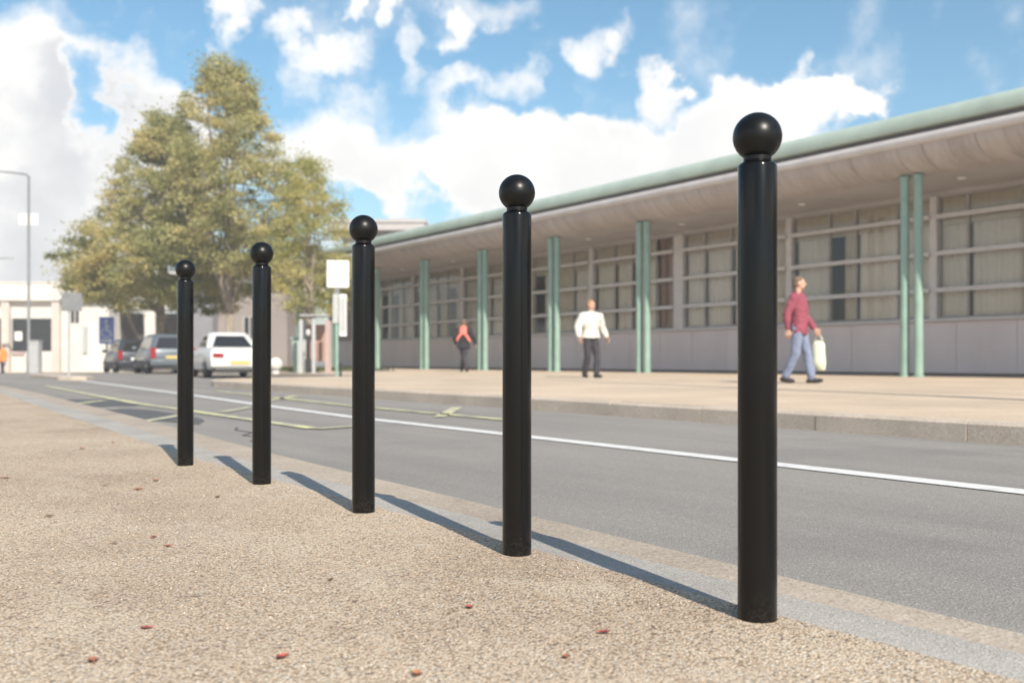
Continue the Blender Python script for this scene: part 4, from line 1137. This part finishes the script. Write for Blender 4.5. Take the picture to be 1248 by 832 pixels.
    # shoes
    for i in (0, 1):
        s_ = MB(); a = Vector(an[i]); to = Vector(toe[i]); hl = a + Vector((0, -.035, -.055)) + (to - a) * -.12
        chain(s_, [a + Vector((0, -.005, -.02)), hl], [.045, .040]); chain(s_, [hl, hl.lerp(to, .55), to], [.042, .046, .036])
        remesh(s_, 'shoe', M['shoe'], t, .009)
    if extra: extra(t)
    return t
# man in the red jumper, striding to the right with a bag in his hand
J = dict(sh=((-.20, .0, 1.40), (.20, -.01, 1.40)), el=((-.245, .04, 1.12), (.27, -.11, 1.13)), wr=((-.235, .20, .90), (.27, -.10, .88)),
         hp=((-.09, 0, .90), (.09, 0, .90)), kn=((-.10, .12, .50), (.10, -.01, .49)), an=((-.095, .19, .085), (.09, -.19, .11)), toe=((-.11, .34, .05), (.10, -.06, .038)))
pp = P(973, 16.3, PAVE_Z); VR = -HEAD
person((pp.x, pp.y, PAVE_Z), VR + R(-122), 1.76, 'man in a red jumper and blue jeans striding along the pavement, carrying a bag', J, 'jumper', 'jumper_red', 'jeans', 'hair_grey', R(16), hem=.80)
# his bag, a thing of its own, hanging from the front hand
rot = Matrix.Rotation(VR + R(-122), 4, 'Z'); kx = 1.76 / 1.75
hd_ = rot @ (Vector((-.225, .27, .81)) * kx) + Vector((pp.x, pp.y, PAVE_Z))
t = thing('carrier_bag', 'pale yellow-green carrier bag held by the man in the red jumper', 'bag', (hd_.x, hd_.y, hd_.z - .60), VR + R(-122))
e = MB(); rings = []
for (z, rx, ry) in ((.0, .02, .10), (.012, .05, .10), (.14, .065, .115), (.30, .055, .11), (.42, .035, .095), (.49, .015, .07)):
    rings.append([(rx * math.cos(a) * (1 + .18 * math.sin(3 * a + z * 20)), ry * math.sin(a) * (1 + .08 * math.sin(5 * a + z * 30)), z) for a in [2 * math.pi * k / 28 for k in range(28)]])
e.loft(rings); e.build('sack', M['bag'], t, True)
for s_ in (-1, 1):
    e = MB(); e.tube([(s_ * .012, -.07, .47), (s_ * .010, -.045, .55), (0, -.012, .60), (0, .012, .60), (s_ * .010, .045, .55), (s_ * .012, .07, .47)], .007, 8); e.build('handle', M['bag'], t, True)
# man in the white jumper, walking towards the camera
J = dict(sh=((-.22, 0, 1.38), (.22, 0, 1.38)), el=((-.345, -.06, 1.14), (.325, -.02, 1.14)), wr=((-.40, .04, .93), (.37, .10, .92)),
         hp=((-.09, 0, .90), (.09, 0, .90)), kn=((-.105, .10, .49), (.10, .03, .49)), an=((-.085, .10, .09), (.075, -.14, .105)), toe=((-.11, .25, .04), (.10, 0, .038)))
pp = P(720, 21.4, PAVE_Z)
person((pp.x, pp.y, PAVE_Z), VR + R(180 + 28), 1.68, 'man in a loose white jumper and dark trousers walking on the pavement', J, 'jumper', 'jumper_white', 'trousers_dark', 'hair_fair', R(14), hem=.90, coat=True)
# figure in a dark coat with a coral scarf, walking away
J = dict(sh=((-.19, 0, 1.40), (.19, 0, 1.40)), el=((-.31, -.04, 1.15), (.33, -.08, 1.16)), wr=((-.28, .10, .96), (.40, .02, .93)),
         hp=((-.08, 0, .90), (.08, 0, .90)), kn=((-.02, .12, .50), (.03, -.02, .48)), an=((-.10, .20, .10), (.13, -.22, .12)), toe=((-.12, .34, .05), (.15, -.08, .04)))
def scarf(t):
    e = MB()
    for zz in range(3): pass
    e.lathe([(.075, 1.42), (.115, 1.44), (.12, 1.48), (.10, 1.53), (.07, 1.535)], 24)
    o_ = remesh(e, 'scarf', M['coral'], t, .012)
    e = MB()
    eloft(e, [((0, -.105, 1.24), .085, .06), ((0, -.10, 1.34), .125, .065), ((0, -.07, 1.44), .13, .06), ((0, -.03, 1.49), .09, .05)])
    chain(e, [(-.06, -.13, 1.28), (-.15, -.15, 1.15), (-.20, -.145, 1.05)], [.05, .045, .035]); chain(e, [(.06, -.13, 1.28), (.16, -.15, 1.14), (.22, -.14, 1.03)], [.05, .048, .045])
    remesh(e, 'shawl', M['coral'], t, .012)
pp = P(565, 31.8, PAVE_Z)
person((pp.x, pp.y, PAVE_Z), VR + R(-6), 1.70, 'person in a dark coat with a coral red shawl walking away by the green columns', J, 'coat', 'coat_black', 'trousers_dark', 'hair_grey', 0, hem=.80, coat=True, extra=scarf)
# figure in an orange jacket at the far left
J = dict(sh=((-.19, 0, 1.40), (.19, 0, 1.40)), el=((-.25, -.04, 1.13), (.25, -.06, 1.13)), wr=((-.25, .06, .90), (.26, .04, .90)),
         hp=((-.08, 0, .90), (.08, 0, .90)), kn=((-.08, .08, .50), (.08, .0, .48)), an=((-.08, .12, .09), (.09, -.16, .11)), toe=((-.09, .27, .04), (.10, -.02, .04)))
pp = P(3.5, 50); 
person((pp.x, pp.y, gz(pp.x, pp.y) + ROAD_Z), VR + R(150), 1.70, 'person in an orange jacket and dark trousers at the left edge', J, 'jacket', 'orange_vest', 'trousers_dark', 'hair_dark', 0)

# ------------------------------------------------------------------ air
hz = MB(); hz.box(-720, 720, -720, 920, -1.6, 15.0); ho = hz.build('haze', [])
hm = bpy.data.materials.new('haze_air'); hm.use_nodes = True
for nd in list(hm.node_tree.nodes):
    if nd.type == 'BSDF_PRINCIPLED': hm.node_tree.nodes.remove(nd)
pv_ = hm.node_tree.nodes.new('ShaderNodeVolumePrincipled'); pv_.inputs['Color'].default_value = (0.93, 0.92, 0.91, 1); pv_.inputs['Density'].default_value = 0.0026; pv_.inputs['Anisotropy'].default_value = 0.1
hm.node_tree.links.new(pv_.outputs[0], [n for n in hm.node_tree.nodes if n.type == 'OUTPUT_MATERIAL'][0].inputs['Volume'])
ho.data.materials.clear(); ho.data.materials.append(hm)
tag(ho, 'thin pale haze in the air over the street', 'haze', kind='stuff')

# ------------------------------------------------------------------ camera
cam = bpy.data.cameras.new('camera'); co = bpy.data.objects.new('camera', cam); COL.objects.link(co)
co.location = (0, 0, EYE); co.rotation_euler = (R(90), 0, -HEAD)
cam.sensor_width = 36; cam.lens = 36 * FPX / 1248; cam.shift_y = (439 - 416) / 1248
cam.clip_start = 0.05; cam.clip_end = 3000
cam.dof.use_dof = True; cam.dof.focus_distance = 2.45; cam.dof.aperture_fstop = 3.6
SC.camera = co

# ------------------------------------------------------------------ light and sky
SUN_EL, SUN_AZ = R(36.8), R(190.8)
ts = Vector((math.sin(SUN_AZ) * math.cos(SUN_EL), math.cos(SUN_AZ) * math.cos(SUN_EL), math.sin(SUN_EL)))
sl = bpy.data.lights.new('sun', 'SUN'); sl.energy = 3.9; sl.angle = R(0.53); sl.color = (1.0, 0.92, 0.80)
so = bpy.data.objects.new('sun', sl); COL.objects.link(so); so.rotation_euler = ts.to_track_quat('Z', 'Y').to_euler(); so.location = (0, -20, 40)

wd = bpy.data.worlds.new('World'); SC.world = wd; wd.use_nodes = True
nt = wd.node_tree; bg = nt.nodes['Background']
def wn(typ, **kw):
    nd = nt.nodes.new(typ)
    for k_, v in kw.items(): setattr(nd, k_, v)
    return nd
def wm(op, a, b=0.0, c=None):
    nd = wn('ShaderNodeMath', operation=op)
    for i, v in enumerate((a, b) if c is None else (a, b, c)):
        if hasattr(v, 'is_output'): nt.links.new(v, nd.inputs[i])
        else: nd.inputs[i].default_value = v
    return nd.outputs[0]
def wss(x, a, b):
    nd = wn('ShaderNodeMapRange', interpolation_type='SMOOTHSTEP')
    nt.links.new(x, nd.inputs['Value']); nd.inputs['From Min'].default_value = a; nd.inputs['From Max'].default_value = b
    return nd.outputs['Result']
def wnoise(vec, scale, detail, rough, off=(0, 0, 0)):
    mp = wn('ShaderNodeMapping'); nt.links.new(vec, mp.inputs['Vector']); mp.inputs['Location'].default_value = off
    nd = wn('ShaderNodeTexNoise'); nd.inputs['Scale'].default_value = scale; nd.inputs['Detail'].default_value = detail; nd.inputs['Roughness'].default_value = rough
    nt.links.new(mp.outputs['Vector'], nd.inputs['Vector']); return nd.outputs['Fac']
sky = wn('ShaderNodeTexSky', sky_type='NISHITA'); sky.sun_disc = False; sky.sun_elevation = SUN_EL; sky.sun_rotation = SUN_AZ
sky.air_density = 1.0; sky.dust_density = 0.6; sky.ozone_density = 2.2; sky.altitude = 0
tc = wn('ShaderNodeTexCoord'); dv = tc.outputs['Generated']
sx = wn('ShaderNodeSeparateXYZ'); nt.links.new(dv, sx.inputs[0])
az = wm('ARCTAN2', sx.outputs[0], sx.outputs[1]); el = wm('ARCSINE', sx.outputs[2])
n1 = wnoise(dv, 7, 7, .62); n2 = wnoise(dv, 7, 7, .62, (7.3, 2.1, 4.4)); n3 = wnoise(dv, 11, 9, .57, (1, 5, 2)); n4 = wnoise(dv, 3.2, 6, .55, (3, 3, 8))
azw = wm('ADD', az, wm('MULTIPLY', wm('SUBTRACT', n1, .5), .21)); elw = wm('ADD', el, wm('MULTIPLY', wm('SUBTRACT', n2, .5), .17))
CL = [  # direction of each cloud bank (as picture columns/rows of the reference direction), size, weight
    (30, 150, 150, 120, 1.25), (170, 115, 105, 50, .85), (60, 290, 200, 110, 1.3), (225, 210, 95, 120, 1.0), (130, 125, 34, 42, -1.5),
    (180, 22, 80, 22, -.5), (265, 12, 42, 26, .62), (283, 48, 26, 24, .5), (162, 18, 16, 14, .5),
    (345, 42, 32, 26, .6), (400, 66, 56, 20, .5), (372, 96, 36, 30, .44), (300, 120, 40, 40, -.5), (410, 25, 14, 12, .55), (457, 40, 18, 14, .6), (470, 8, 42, 24, .66), (600, 14, 68, 34, .75), (570, 45, 34, 26, .6),
    (505, 78, 24, 40, .6), (450, 122, 56, 32, .55), (560, 70, 40, 16, -.4), (560, 118, 70, 40, .7), (640, 105, 40, 40, .75), (400, 200, 105, 70, .85), (540, 200, 150, 70, 1.1), (660, 215, 170, 70, 1.4), (445, 245, 46, 26, -1.2), (532, 232, 20, 22, -.8),
    (575, 135, 26, 20, -.5), (690, 120, 24, 50, -.6),
    (725, 60, 52, 26, .85), (775, 46, 34, 34, .7), (815, 112, 40, 34, .85), (800, 190, 150, 52, 1.4), (940, 150, 120, 52, 1.5), (970, 118, 50, 34, .8), (1020, 135, 44, 30, .9), (985, 72, 16, 22, .45), (842, 98, 12, 10, .4), (900, 210, 160, 50, 1.2), (1095, 175, 60, 30, -.7),
    # banks outside the picture
    (1700, 150, 500, 120, 1.1), (-900, 200, 700, 160, 1.1), (3000, 100, 900, 150, 1.0), (2600, -500, 600, 200, .9), (-2000, 60, 800, 200, 1.0)]
acc = None
for (u, v, a, b, w_) in CL:
    if -500 < u < 1400:
        da = math.atan((u - 624) / FPX); azc = HEAD + da; cc = math.cos(da); elc = math.atan((439 - v) / FPX * cc); ra = a / FPX * cc * cc; rb = b / FPX * cc
    else:
        azc = HEAD + (u - 624) / FPX; elc = (439 - v) / FPX; ra = a / FPX; rb = b / FPX
        azc = (azc + math.pi) % (2 * math.pi) - math.pi
    dx = wm('DIVIDE', wm('SUBTRACT', azw, azc), ra); dy = wm('DIVIDE', wm('SUBTRACT', elw, elc), rb)
    r2 = wm('MULTIPLY_ADD', dx, dx, wm('MULTIPLY', dy, dy))
    g = wm('MULTIPLY', wm('MAXIMUM', wm('SUBTRACT', 1.0, r2), 0.0), w_)
    acc = g if acc is None else wm('ADD', acc, g)
# thin cloud low over the horizon everywhere
acc = wm('ADD', acc, wm('MULTIPLY', wss(el, .16, .0), .45))
dens = wm('ADD', wm('MINIMUM', acc, 1.3), wm('MULTIPLY', wm('SUBTRACT', n3, .5), 2.2))
cov = wss(dens, .0, .95)
thick = wss(dens, .5, 1.6)
shade = wss(wm('ADD', wm('MULTIPLY', n4, 1.0), wm('MULTIPLY', thick, .25)), .45, .85)
lw = wss(az, HEAD - R(10), HEAD - R(30))               # the bank to the left is heavier and greyer
shade = wm('MULTIPLY', shade, wm('MULTIPLY_ADD', lw, .6, .4))
cr = wn('ShaderNodeMix', data_type='RGBA'); nt.links.new(shade, cr.inputs['Factor'])
cr.inputs[6].default_value = (5.3, 5.2, 5.05, 1); cr.inputs[7].default_value = (3.2, 3.3, 3.5, 1)
mx = wn('ShaderNodeMix', data_type='RGBA'); nt.links.new(cov, mx.inputs['Factor']); hs = wn('ShaderNodeHueSaturation'); hs.inputs['Hue'].default_value = 0.484; hs.inputs['Saturation'].default_value = 1.12; hs.inputs['Value'].default_value = 0.69; nt.links.new(sky.outputs[0], hs.inputs['Color']); nt.links.new(hs.outputs[0], mx.inputs[6]); nt.links.new(cr.outputs[2], mx.inputs[7])
nt.links.new(mx.outputs[2], bg.inputs['Color']); bg.inputs['Strength'].default_value = 0.14

SC.view_settings.view_transform = 'Standard'; SC.view_settings.look = 'None'; SC.view_settings.gamma = 1.0; SC.view_settings.exposure = 0.72
SC.view_settings.use_curve_mapping = False
SC.render.engine = 'CYCLES'
SC.cycles.use_denoising = True
SC.cycles.max_bounces = 6; SC.cycles.transparent_max_bounces = 12
SC.cycles.sample_clamp_indirect = 8
